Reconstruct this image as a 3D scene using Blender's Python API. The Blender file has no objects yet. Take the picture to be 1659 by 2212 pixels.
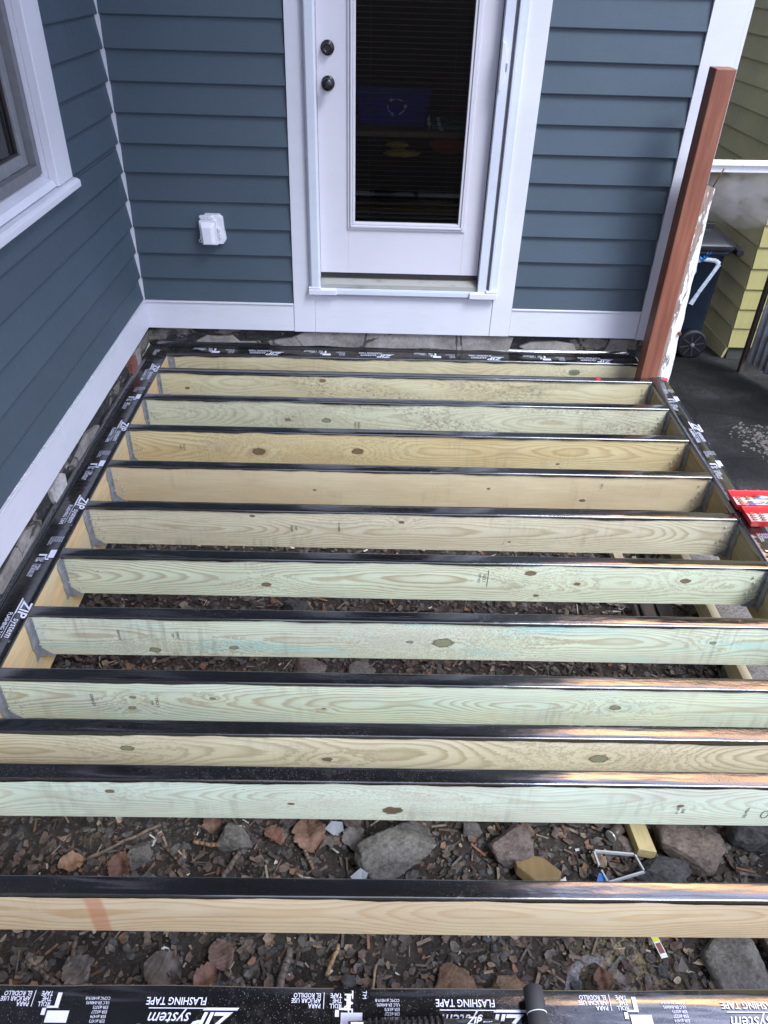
import bpy, bmesh, math, random
from mathutils import Vector, Matrix, noise
random.seed(7)
C = bpy.context.scene.collection
SC = bpy.context.scene
R = math.radians

# ---------------------------------------------------------------- camera
cam_d = bpy.data.cameras.new('camera'); cam = bpy.data.objects.new('camera', cam_d); C.objects.link(cam)
SC.camera = cam
PITCH, ROLL, YAW = .63185, .03258, -.02256
cy, sy = math.cos(YAW), math.sin(YAW)
right = Vector((cy, sy, 0)); fw = Vector((-sy, cy, 0)); up = Vector((0, 0, 1))
f_ = fw*math.cos(PITCH) - up*math.sin(PITCH); u_ = up*math.cos(PITCH) + fw*math.sin(PITCH)
R_ = right*math.cos(ROLL) + u_*math.sin(ROLL); U_ = u_*math.cos(ROLL) - right*math.sin(ROLL)
M = Matrix((R_, U_, -f_)).transposed().to_4x4()
M.translation = Vector((1.58387, -3.98276, 1.79044))
cam.matrix_world = M
cam_d.sensor_fit = 'HORIZONTAL'; cam_d.sensor_width = 36; cam_d.lens = 36*1650.54/1659
cam_d.clip_start = .02; cam_d.clip_end = 400

# ---------------------------------------------------------------- sky, sun, exposure
SUN_EL, SUN_AZ = R(54), R(143)          # direction the light comes from (azimuth from +Y clockwise)
w = bpy.data.worlds.new('World'); SC.world = w; w.use_nodes = True
nt = w.node_tree; nt.nodes.clear()
N = nt.nodes.new; L = nt.links.new
wo = N('ShaderNodeOutputWorld')
sky = N('ShaderNodeTexSky'); sky.sky_type = 'NISHITA'; sky.sun_disc = False
sky.sun_elevation = SUN_EL; sky.sun_rotation = SUN_AZ; sky.air_density = 1.0; sky.dust_density = 2.0
bg1 = N('ShaderNodeBackground'); bg1.inputs[1].default_value = .08; L(sky.outputs[0], bg1.inputs[0])
tc = N('ShaderNodeTexCoord'); sp = N('ShaderNodeSeparateXYZ'); L(tc.outputs['Generated'], sp.inputs[0])
mp = N('ShaderNodeMapping'); mp.inputs['Scale'].default_value = (2.2, 2.2, 7.0); L(tc.outputs['Generated'], mp.inputs[0])
cn = N('ShaderNodeTexNoise'); cn.inputs['Scale'].default_value = 1.7; cn.inputs['Detail'].default_value = 6; L(mp.outputs[0], cn.inputs[0])
cm = N('ShaderNodeMapRange'); cm.inputs[1].default_value = .34; cm.inputs[2].default_value = .58; L(cn.outputs[0], cm.inputs[0])
# clouds: pale lavender, with one bank lit orange by the low sun in the north-east
nv = N('ShaderNodeVectorMath'); nv.operation = 'NORMALIZE'; L(tc.outputs['Generated'], nv.inputs[0])
dt = N('ShaderNodeVectorMath'); dt.operation = 'DOT_PRODUCT'; L(nv.outputs[0], dt.inputs[0]); dt.inputs[1].default_value = Vector((.47, .56, .68)).normalized()
gl = N('ShaderNodeMapRange'); gl.inputs[1].default_value = .93; gl.inputs[2].default_value = .985; L(dt.outputs['Value'], gl.inputs[0])
cc = N('ShaderNodeMix'); cc.data_type = 'RGBA'; L(gl.outputs[0], cc.inputs[0])
lo = N('ShaderNodeMapRange'); lo.inputs[1].default_value = .635; lo.inputs[2].default_value = .70; L(sp.outputs[2], lo.inputs[0])
hi = N('ShaderNodeMapRange'); hi.inputs[1].default_value = .825; hi.inputs[2].default_value = .785; L(sp.outputs[2], hi.inputs[0])
lh = N('ShaderNodeMath'); lh.operation = 'MULTIPLY'; L(lo.outputs[0], lh.inputs[0]); L(hi.outputs[0], lh.inputs[1])
lf = N('ShaderNodeMath'); lf.operation = 'MULTIPLY'; L(lh.outputs[0], lf.inputs[0]); L(gl.outputs[0], lf.inputs[1]); L(lf.outputs[0], cc.inputs[0])
zh = N('ShaderNodeMapRange'); zh.inputs[1].default_value = .74; zh.inputs[2].default_value = .86; L(sp.outputs[2], zh.inputs[0])
zc = N('ShaderNodeMix'); zc.data_type = 'RGBA'; L(zh.outputs[0], zc.inputs[0]); zc.inputs[6].default_value = (.68, .76, 1.06, 1); zc.inputs[7].default_value = (1.25, 1.40, 2.05, 1)
L(zc.outputs[2], cc.inputs[6]); cc.inputs[7].default_value = (5.6, 3.3, 1.75, 1)
bg2 = N('ShaderNodeBackground'); bg2.inputs[1].default_value = .95; L(cc.outputs[2], bg2.inputs[0])
ms = N('ShaderNodeMixShader'); L(cm.outputs[0], ms.inputs[0]); L(bg1.outputs[0], ms.inputs[1]); L(bg2.outputs[0], ms.inputs[2])
L(ms.outputs[0], wo.inputs[0])
sd = bpy.data.lights.new('sun', 'SUN'); sd.energy = 1.5; sd.angle = R(22); sd.color = (.86, .93, 1.0)
so = bpy.data.objects.new('sun', sd); C.objects.link(so)
dirv = Vector((math.sin(SUN_AZ)*math.cos(SUN_EL), math.cos(SUN_AZ)*math.cos(SUN_EL), math.sin(SUN_EL)))
so.rotation_euler = dirv.to_track_quat('Z', 'Y').to_euler(); so.location = (1, -6, 8)
SC.view_settings.view_transform = 'Standard'; SC.view_settings.look = 'None'
SC.view_settings.exposure = 1.62; SC.view_settings.gamma = 1
SC.render.engine = 'CYCLES'; SC.cycles.diffuse_bounces = 8; SC.cycles.max_bounces = 16

# ---------------------------------------------------------------- material helpers
class G:
    """tiny expression helper over a material's nodes"""
    def __init__(s, name):
        s.m = bpy.data.materials.new(name); s.m.use_nodes = True; s.t = s.m.node_tree
        s.b = s.t.nodes['Principled BSDF']; s.out = s.t.nodes['Material Output']
    def n(s, k, **kw):
        x = s.t.nodes.new(k)
        for a, v in kw.items(): setattr(x, a, v)
        return x
    def put(s, sock, v):
        if isinstance(v, bpy.types.NodeSocket): s.t.links.new(v, sock)
        elif isinstance(v, (tuple, list)) and len(v) == 3 and sock.type == 'RGBA': sock.default_value = (*v, 1)
        else: sock.default_value = v
    def ma(s, op, a, b=0.0, c=0.0, clamp=False):
        x = s.n('ShaderNodeMath', operation=op, use_clamp=clamp)
        s.put(x.inputs[0], a); s.put(x.inputs[1], b); s.put(x.inputs[2], c); return x.outputs[0]
    def pos(s, world=True):
        if world: return s.n('ShaderNodeNewGeometry').outputs['Position']
        return s.n('ShaderNodeTexCoord').outputs['Object']
    def sep(s, v):
        x = s.n('ShaderNodeSeparateXYZ'); s.put(x.inputs[0], v); return x.outputs[0], x.outputs[1], x.outputs[2]
    def comb(s, x, y, z):
        q = s.n('ShaderNodeCombineXYZ')
        for i, v in enumerate((x, y, z)): s.put(q.inputs[i], v)
        return q.outputs[0]
    def noise(s, vec, scale=5, detail=3, rough=.5, col=False):
        x = s.n('ShaderNodeTexNoise'); s.put(x.inputs['Vector'], vec); x.inputs['Scale'].default_value = scale
        x.inputs['Detail'].default_value = detail; x.inputs['Roughness'].default_value = rough
        return x.outputs[1 if col else 0]
    def vor(s, vec, scale, feat='F1', out=0, rnd=1):
        x = s.n('ShaderNodeTexVoronoi', feature=feat); s.put(x.inputs['Vector'], vec); x.inputs['Scale'].default_value = scale
        x.inputs['Randomness'].default_value = rnd
        return x.outputs[out]
    def mp(s, vec, sc=(1, 1, 1), loc=(0, 0, 0), rot=(0, 0, 0)):
        x = s.n('ShaderNodeMapping'); s.put(x.inputs[0], vec); x.inputs['Scale'].default_value = sc
        x.inputs['Location'].default_value = loc; x.inputs['Rotation'].default_value = rot; return x.outputs[0]
    def rng(s, v, a, b, c=0, d=1):
        x = s.n('ShaderNodeMapRange'); s.put(x.inputs[0], v)
        for i, q in enumerate((a, b, c, d)): x.inputs[i+1].default_value = q
        return x.outputs[0]
    def mix(s, f, a, b, mode='MIX'):
        x = s.n('ShaderNodeMix', data_type='RGBA', blend_type=mode)
        s.put(x.inputs[0], f); s.put(x.inputs[6], a); s.put(x.inputs[7], b); return x.outputs[2]
    def ramp(s, v, stops):
        x = s.n('ShaderNodeValToRGB'); s.put(x.inputs[0], v); e = x.color_ramp.elements
        while len(e) < len(stops): e.new(.5)
        for i, (p, c) in enumerate(stops):
            e[i].position = p; e[i].color = (*c, 1) if isinstance(c, tuple) else (c, c, c, 1)
        return x.outputs[0]
    def bump(s, h, strength=.3, dist=.01, nrm=None):
        x = s.n('ShaderNodeBump'); x.inputs['Strength'].default_value = strength; x.inputs['Distance'].default_value = dist
        s.put(x.inputs['Height'], h)
        if nrm is not None: s.put(x.inputs['Normal'], nrm)
        s.put(s.b.inputs['Normal'], x.outputs[0]); return x.outputs[0]
    def fin(s, col=None, rough=.6, spec=None, metal=None):
        if col is not None: s.put(s.b.inputs['Base Color'], col)
        s.put(s.b.inputs['Roughness'], rough)
        if spec is not None: s.put(s.b.inputs['Specular IOR Level'], spec)
        if metal is not None: s.put(s.b.inputs['Metallic'], metal)
        return s.m

def simple(name, col, rough=.5, var=.12, scale=30, spec=None, metal=None, bumpk=0.0):
    g = G(name); p = g.pos(False)
    n = g.noise(p, scale, 4)
    k = g.rng(n, .3, .7, 1-var, 1+var)
    c = g.mix(1.0, col, g.comb(k, k, k), 'MULTIPLY')
    if bumpk: g.bump(n, bumpk, .002)
    return g.fin(c, g.rng(g.noise(p, scale*.3, 3), .3, .7, max(rough-.08, .02), min(rough+.08, 1)), spec, metal)

def paint_mat(name, col, rough, dirt=.15, dirtcol=(.2, .18, .15), bands=False):
    g = G(name); p = g.pos()
    n1 = g.noise(g.mp(p, (3, 3, 14)), 3, 5, .6); n2 = g.noise(p, 1.3, 4, .6)
    c = g.mix(g.ma('MULTIPLY', g.rng(n1, .52, .78), dirt), col, dirtcol)
    k = g.rng(n2, .3, .7, .93, 1.07); c = g.mix(1.0, c, g.comb(k, k, k), 'MULTIPLY')
    fine = g.noise(g.mp(p, (18, 18, 120)), 2.5, 4, .6)
    g.bump(fine, .12, .002)
    return g.fin(c, g.rng(n2, .3, .7, rough-.06, rough+.08))

SID = {}
def siding_mat(name, col, grime=0):
    g = G(name); p = g.pos()
    n2 = g.noise(p, 1.6, 5, .6); _, _, bz_ = g.sep(p); wn = g.n('ShaderNodeTexWhiteNoise', noise_dimensions='1D'); g.put(wn.inputs['W'], g.ma('FLOOR', g.ma('DIVIDE', g.ma('SUBTRACT', bz_, .2518), .1292)))
    k = g.ma('MULTIPLY', g.rng(n2, .3, .7, .90, 1.10), g.rng(wn.outputs['Value'], 0, 1, .94, 1.06))
    c = g.mix(1.0, col, g.comb(k, k, k), 'MULTIPLY')
    sc = g.noise(g.mp(p, (9, 9, 2)), 6, 6, .7)
    c = g.mix(g.ma('MULTIPLY', g.rng(sc, .60, .80), .22), c, tuple(min(1, v*2.2+.03) for v in col))
    if grime:
        s2 = g.noise(g.mp(p, (7, 7, .8)), 4, 5, .7)
        c = g.mix(g.ma('MULTIPLY', g.rng(s2, .48, .72), grime), c, tuple(v*.42 for v in col))
    fine = g.noise(g.mp(p, (12, 12, 90)), 3, 4, .6)
    g.bump(fine, .22, .002)
    return g.fin(c, g.rng(sc, .3, .7, .52, .68))
M_SIDE = siding_mat('blue_siding_paint', (.051, .075, .100))
M_YEL = siding_mat('yellow_siding_paint', (.84, .72, .37), .15)  # side wall colour; the front wall has a copy darkened against its light
M_WHITE = paint_mat('white_vinyl_trim', (.62, .62, .68), .42, .10, (.42, .38, .36))
M_WHITE2 = paint_mat('white_trim_stained', (.62, .62, .68), .45, .16, (.40, .36, .33))
M_DOOR = paint_mat('white_door_paint', (.60, .58, .63), .38, .05)
M_ALU = paint_mat('white_aluminium', (.57, .60, .67), .3, .08)
M_SILL = paint_mat('weathered_sill', (.30, .29, .265), .6, .7, (.10, .09, .08))
M_SEALDARK = simple('dark_gap_seal', (.022, .018, .018), .7)
M_BLACKM = simple('black_metal', (.012, .011, .011), .28, .3, 20)
M_SASH = simple('grey_window_sash', (.19, .195, .21), .45)
M_SCREEN = simple('window_screen', (.14, .142, .155), .6)
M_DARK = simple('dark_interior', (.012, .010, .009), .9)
M_OUT = simple('white_plastic', (.68, .68, .73), .35, .03)

def glass_mat(name, tint=(.8, .8, .8), fac=.09):
    g = G(name); g.t.nodes.remove(g.b)
    tr = g.n('ShaderNodeBsdfTransparent'); tr.inputs[0].default_value = (*tint, 1)
    gl = g.n('ShaderNodeBsdfGlossy'); gl.inputs['Roughness'].default_value = .03; gl.inputs[0].default_value = (.9, .9, .9, 1)
    fr = g.n('ShaderNodeFresnel'); fr.inputs[0].default_value = 1.5 if 'window' in name else 1.28
    mx = g.n('ShaderNodeMixShader'); g.t.links.new(fr.outputs[0], mx.inputs[0])
    g.t.links.new(tr.outputs[0], mx.inputs[1]); g.t.links.new(gl.outputs[0], mx.inputs[2]); g.t.links.new(mx.outputs[0], g.out.inputs[0])
    return g.m
M_GLASS = glass_mat('door_glass', (.6, .6, .6))
M_GLASSW = glass_mat('window_glass', (.6, .62, .65))

def joist_wood(name, seed, knots=(), base=(.60, .53, .35), tint=(.69, .77, .58), green=.3, zc=-.09, rings=170, mild=0.0, dmin=.02, dvar=.12, blue=0.0, dark=(.42, .34, .20), contrast=.6, scuff=.3, smear=None, mildx=(0, 9)):
    g = G(name); p = g.pos(); x, y, z = g.sep(p)
    nx = g.noise(g.comb(g.ma('MULTIPLY', x, .75), seed*3.7, g.ma('MULTIPLY', z, 1.2)), 1.0, 2, .5)
    nw = g.noise(g.comb(g.ma('MULTIPLY', x, 2.4), seed*1.3+5, g.ma('MULTIPLY', z, 9)), 1.0, 3, .55)
    zz = g.ma('ADD', g.ma('SUBTRACT', z, zc), g.rng(nw, .2, .8, -.016, .016))
    d = g.rng(nx, .25, .75, dmin, dmin+dvar)
    r = g.ma('SQRT', g.ma('ADD', g.ma('MULTIPLY', zz, zz), g.ma('MULTIPLY', d, d)))
    kmask = None
    kn_ = g.rng(g.noise(g.mp(p, (70, 1, 110), (seed, 0, 0)), 1, 3, .6), .25, .75, .55, 1.5) if knots else None
    for (kx, kz, kr, kd) in knots:
        kr *= 1.05
        dx = g.ma('SUBTRACT', x, kx); dz = g.ma('SUBTRACT', z, kz)
        dxa = g.ma('ADD', dx, g.ma('MULTIPLY', g.ma('SUBTRACT', nw, .5), .006))
        def q(sx, sz):
            a = g.ma('DIVIDE', dxa, sx); b = g.ma('DIVIDE', dz, sz)
            return g.ma('MULTIPLY', g.ma('ADD', g.ma('MULTIPLY', a, a), g.ma('MULTIPLY', b, b)), kn_)
        e = g.ma('EXPONENT', g.ma('MULTIPLY', q(kr*5.5, kr*1.9), -1.0))
        r = g.ma('ADD', r, g.ma('MULTIPLY', e, kr*1.25))
        m = g.rng(q(kr, kr*.58), 1.25, .85)
        ring = g.ma('MAXIMUM', g.rng(q(kr, kr*.58), .45, .95), g.ma('MULTIPLY', g.rng(nw, .5, .62), .8))
        kmask = (m, ring, kd) if kmask is None else (g.ma('MAXIMUM', kmask[0], m), g.ma('MULTIPLY', kmask[1], g.ma('MAXIMUM', ring, g.ma('SUBTRACT', 1.0, m))), kd)
    ff = g.noise(g.mp(p, (9, 1, 260)), 1, 3, .6)
    gr = g.ma('ADD', g.ma('MULTIPLY', r, rings), g.ma('MULTIPLY', ff, .45))
    fr = g.ma('FRACT', gr)
    band = g.ramp(fr, [(0, .0), (.45, .10), (.80, 1.0), (.90, .75), (1.0, .0)])
    big = g.noise(g.mp(p, (1.6, 1, 7), (seed, seed, 0)), 1.6, 4, .6)
    lum = g.rng(big, .3, .7, .93, 1.06)
    base_c = g.mix(g.ma('MULTIPLY', g.rng(big, .35, .65), green, clamp=True), base, tint)
    g2 = g.noise(g.mp(p, (1.1, 1, 4), (seed*7, 3, seed)), 1.3, 3, .6)
    base_c = g.mix(g.ma('MULTIPLY', g.rng(g2, .35, .62), green), base_c, tint)
    if blue: base_c = g.mix(g.ma('MULTIPLY', g.rng(g.noise(g.mp(p, (1.2, 1, 9), (seed*2, 0, seed)), 1.8, 3), .52, .66), blue), base_c, (.46, .76, .72))
    strength = g.ma('MULTIPLY', band, g.rng(g.noise(g.mp(p, (.9, 1, 6), (0, seed, 0)), 1.5, 2), .25, .75, contrast*.45, contrast))
    col = g.mix(strength, base_c, dark)
    # fibre
    col = g.mix(1.0, col, g.comb(*[g.rng(ff, .25, .75, .90, 1.08)]*3), 'MULTIPLY')
    col = g.mix(1.0, col, g.comb(lum, lum, lum), 'MULTIPLY')
    # vertical mill scuffs and grey smudges
    sc = g.noise(g.mp(p, (55, 1, 5), (seed, 0, 0)), 1, 3, .6); sm = g.noise(g.mp(p, (3.2, 1, 3), (seed*5, 0, 1)), 1.2, 4, .6)
    col = g.mix(g.ma('MULTIPLY', g.ma('MULTIPLY', g.rng(sc, .45, .64), g.rng(sm, .52, .68)), scuff), col, (.12, .105, .085))
    if mild:
        v = g.noise(g.mp(p, (1, 1, 1.3)), 62, 7, .78); a = g.noise(g.mp(p, (1.5, 1, 4), (seed, 0, seed)), 2.2, 4, .65)
        win = g.ma('MULTIPLY', g.rng(x, mildx[0]-.1, mildx[0]+.25), g.rng(x, mildx[1]+.2, mildx[1]-.1))
        mk = g.ma('MULTIPLY', g.rng(v, .47, .66), g.ma('MULTIPLY', g.rng(a, .43, .60), win))
        col = g.mix(g.ma('MULTIPLY', mk, mild*.85), col, (.12, .095, .085))
    sg = g.noise(g.mp(p, (2.6, 1, 6), (seed*2.3, 0, seed)), 1.7, 6, .72)
    col = g.mix(g.ma('MULTIPLY', g.rng(sg, .55, .75), .38 if mild else .22), col, (.27, .24, .215))
    if smear:
        q1 = g.ma('ABSOLUTE', g.ma('SUBTRACT', g.ma('ADD', x, g.ma('MULTIPLY', nw, .012)), smear+.006))
        col = g.mix(g.ma('MULTIPLY', g.rng(q1, .026, .016), g.rng(ff, .2, .7, .45, .8)), col, (.52, .22, .13))
    if kmask:
        col = g.mix(g.ma('MULTIPLY', kmask[0], .92), col, g.mix(kmask[1], kmask[2], (.07, .04, .022)))
    tiny = g.vor(g.mp(p, (1, 1, 1), (seed*3, 0, seed)), 26)
    col = g.mix(g.rng(tiny, .045, .02), col, (.10, .06, .035))
    g.bump(g.ma('ADD', g.ma('MULTIPLY', ff, .6), g.ma('MULTIPLY', band, .5)), .25, .0015)
    return g.fin(col, .62)

def tape_mat():
    g = G('black_flashing_tape'); p = g.pos(); x, y, z = g.sep(p)
    a = g.noise(g.mp(p, (5, 34, 20)), 1, 2, .5); b = g.noise(g.mp(p, (30, 90, 60)), 1, 4, .6); c = g.noise(p, 2.4, 3)
    wr = g.noise(g.mp(p, (14, 45, 30), (3, 1, 0), (0, 0, .6)), 1.3, 5, .7)
    wm = g.rng(c, .50, .66)
    h = g.ma('ADD', g.ma('ADD', a, g.ma('MULTIPLY', b, .10)), g.ma('MULTIPLY', g.ma('MULTIPLY', wr, wm), .9))
    bn = g.bump(h, .42, .0035)
    sp_ = g.vor(p, 210); dst = g.noise(p, 3.1, 4, .6)
    dm = g.ma('MULTIPLY', g.rng(sp_, .20, .10), g.rng(dst, .42, .6, .10, 1))
    film = g.ma('MULTIPLY', g.rng(g.noise(g.mp(p, (20, 20, 20)), 2, 5, .7), .5, .8), g.rng(dst, .45, .7, .02, .16))
    col = g.mix(film, (.0075, .0075, .0085), (.16, .14, .12))
    col = g.mix(g.ma('MULTIPLY', dm, .55), col, (.42, .38, .33))
    ro = g.ma('ADD', g.rng(c, .3, .7, .10, .22), g.ma('MULTIPLY', film, 2.0))
    g.b.inputs['Coat Weight'].default_value = .8; g.b.inputs['Coat IOR'].default_value = 1.7; g.put(g.b.inputs['Coat Roughness'], g.ma('MULTIPLY', ro, .8)); g.put(g.b.inputs['Coat Normal'], bn)
    return g.fin(col, ro, 1.0)
M_TAPE = tape_mat()
M_PRINT = simple('white_tape_print', (.62, .64, .76), .35, .1, 60)
M_INK = simple('lumber_ink', (.075, .08, .075), .7, .5, 260)
M_REDT = simple('red_marking_tape', (.55, .03, .04), .45)
M_STEEL = simple('galvanised_hanger', (.26, .27, .29), .55, .25, 40, metal=.2)
M_NAIL = simple('galvanised_nail', (.62, .62, .65), .35, metal=.7)

def redwood_mat():
    g = G('red_brown_stained_wood'); p = g.pos()
    n = g.noise(g.mp(p, (28, 28, 1.6)), 1.5, 5, .65); b = g.noise(g.mp(p, (6, 6, 1.3)), 1.4, 3)
    c = g.ramp(n, [(.3, (.16, .050, .028)), (.5, (.24, .080, .045)), (.72, (.33, .125, .075))])
    k = g.rng(b, .3, .7, .85, 1.12); c = g.mix(1.0, c, g.comb(k, k, k), 'MULTIPLY')
    c = g.mix(g.ma('MULTIPLY', g.rng(g.noise(g.mp(p, (10, 10, .9), (2, 0, 0)), 2, 4, .7), .58, .75), .35), c, (.42, .20, .14))
    g.bump(n, .2, .002); return g.fin(c, .5)
M_RED = redwood_mat()

def peel_mat(name, amt=.52, face=None):
    g = G(name); p = g.pos(); x, y, z = g.sep(p)
    n = g.noise(g.mp(p, (15, 15, 3.2)), 1.4, 7, .72); n2 = g.noise(g.mp(p, (90, 90, 8)), 1, 4, .6)
    v = g.ma('ADD', n, g.ma('MULTIPLY', g.ma('SUBTRACT', n2, .5), .25))
    if face is not None: v = g.ma('ADD', v, g.rng(x, face-.055, face+.03, .14, -.14))
    m = g.rng(v, amt, amt+.02)
    wood = g.ramp(n2, [(.3, (.17, .12, .09)), (.55, (.30, .225, .175)), (.75, (.42, .35, .28))])
    white = g.mix(g.ma('MULTIPLY', g.rng(n2, .55, .75), .35), (.76, .77, .79), (.45, .45, .44))
    c = g.mix(m, white, wood)
    g.bump(g.ma('SUBTRACT', 1.0, m), .7, .003); return g.fin(c, .65)
M_PEEL = peel_mat('peeling_white_paint', .475, 3.165)
M_PEEL2 = peel_mat('peeling_white_rail_paint', .60)

def stone_mat(name, cols, scale=7, bumpd=.02):
    g = G(name); p = g.pos()
    n0 = g.noise(g.mp(p, (1, 1, 1.6)), 4.2, 7, .68); n = g.noise(p, 26, 6, .72); n3 = g.noise(g.mp(p, (1, 1, 2.2), (3, 2, 1)), 9, 5, .7)
    st = g.ramp(n3, [(.30+.12*i, c) for i, c in enumerate(cols[:4])])
    st = g.mix(1.0, st, g.comb(*[g.rng(n, .25, .75, .5, 1.6)]*3), 'MULTIPLY')
    mort = g.mix(g.rng(n, .35, .65), (.12, .105, .088), (.23, .205, .175))
    c = g.mix(g.rng(n0, .545, .565), st, mort)
    e = g.vor(g.mp(p, (1, 1, 1.7)), 5.5, 'DISTANCE_TO_EDGE', 0)
    c = g.mix(g.rng(g.ma('ADD', e, g.ma('MULTIPLY', g.ma('SUBTRACT', n3, .5), .22)), .03, .005, 0, .7), c, (.012, .011, .010))
    c = g.mix(g.rng(g.noise(g.mp(p, (1, 1, 1), (4, 4, 4)), 20, 5, .75), .66, .69), c, (.50, .49, .47))
    g.bump(g.ma('ADD', g.ma('MULTIPLY', n3, 1.2), g.ma('MULTIPLY', n, .5)), .9, bumpd)
    return g.fin(c, .85)
M_FOUND = stone_mat('rubble_stone_foundation', [(.022, .024, .026), (.035, .033, .032), (.02, .021, .023), (.06, .055, .05), (.028, .03, .032)])
def plaster_mat(name, a, b, cr=True):
    g = G(name); p = g.pos(); n = g.noise(p, 7, 7, .7); n2 = g.noise(p, 60, 4, .6)
    c = g.ramp(n, [(.3, tuple(v*.5 for v in a)), (.46, a), (.65, b)])
    c = g.mix(1.0, c, g.comb(*[g.rng(n2, .25, .75, .8, 1.2)]*3), 'MULTIPLY')
    if cr:
        e = g.vor(g.mp(p, (1, 1, .6)), 3.1, 'DISTANCE_TO_EDGE', 0)
        c = g.mix(g.rng(g.ma('ADD', e, g.ma('MULTIPLY', g.ma('SUBTRACT', n, .5), .12)), .012, .003), c, (.05, .045, .04))
    g.bump(g.ma('ADD', n, g.ma('MULTIPLY', n2, .3)), .6, .008); return g.fin(c, .85)
M_PARGE = plaster_mat('parged_concrete', (.21, .185, .17), (.30, .275, .255))
M_BRICK = plaster_mat('old_red_brick', (.16, .055, .04), (.24, .09, .065), False)
M_BLOCK = plaster_mat('whitewashed_block', (.34, .32, .30), (.46, .44, .42), False)
M_ROOF = simple('roof_shingle', (.06, .055, .05), .9, .3, 8)

def ground_mat():
    g = G('dirt'); p = g.pos(); n = g.noise(p, 5, 8, .72); n2 = g.noise(p, 60, 6, .7)
    c = g.ramp(n, [(.3, (.017, .013, .011)), (.5, (.046, .036, .030)), (.66, (.082, .064, .052)), (.78, (.12, .094, .075))])
    c = g.mix(1.0, c, g.comb(*[g.rng(n2, .25, .75, .45, 1.6)]*3), 'MULTIPLY')
    x, y, z = g.sep(p)
    def spot(cx, cy_, rr, thr):
        dx = g.ma('SUBTRACT', x, cx); dy = g.ma('SUBTRACT', y, cy_)
        d = g.ma('SQRT', g.ma('ADD', g.ma('MULTIPLY', dx, dx), g.ma('MULTIPLY', dy, dy)))
        return g.ma('MULTIPLY', g.rng(d, rr, rr*.3), g.rng(g.noise(p, 34, 6, .75), thr, thr+.06))
    saw = g.ma('MAXIMUM', spot(2.34, -3.0, .17, .44), spot(.85, -2.68, .22, .56))
    c = g.mix(saw, c, (.34, .28, .17))
    c = g.mix(g.rng(g.vor(p, 150), .11, .06, 0, .8), c, (.40, .35, .28))
    g.bump(g.ma('ADD', g.ma('MULTIPLY', n, 1.4), n2), 1.0, .02); return g.fin(c, .95)
M_DIRT = ground_mat()
def path_mat():
    g = G('worn_dark_concrete'); p = g.pos(); x, y, z = g.sep(p)
    n = g.noise(p, 2.2, 7, .7); n2 = g.noise(p, 90, 5, .7)
    dark_k = g.rng(y, -1.1, -.4)  # concrete lighter under the deck, darker towards the passage
    lt = g.ramp(n, [(.3, (.11, .10, .095)), (.55, (.18, .165, .15)), (.75, (.24, .22, .20))])
    dk = g.ramp(n, [(.3, (.010, .010, .010)), (.5, (.022, .021, .020)), (.72, (.055, .053, .050))])
    c = g.mix(g.ma('MULTIPLY', dark_k, 1.0, clamp=True), lt, dk)
    c = g.mix(1.0, c, g.comb(*[g.rng(n2, .3, .7, .45, 1.6)]*3), 'MULTIPLY')
    e = g.vor(p, 1.1, 'DISTANCE_TO_EDGE', 0)
    c = g.mix(g.rng(g.ma('ADD', e, g.ma('MULTIPLY', g.ma('SUBTRACT', n, .5), .1)), .006, .001), c, (.012, .012, .01))
    c = g.mix(g.rng(g.vor(p, 38), .07, .04, 0, .5), c, (.33, .31, .28))
    g.bump(g.ma('ADD', n, g.ma('MULTIPLY', n2, .5)), .9, .012)
    return g.fin(c, g.rng(n, .35, .6, .8, .95), .2)
M_PATH = path_mat()

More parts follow.
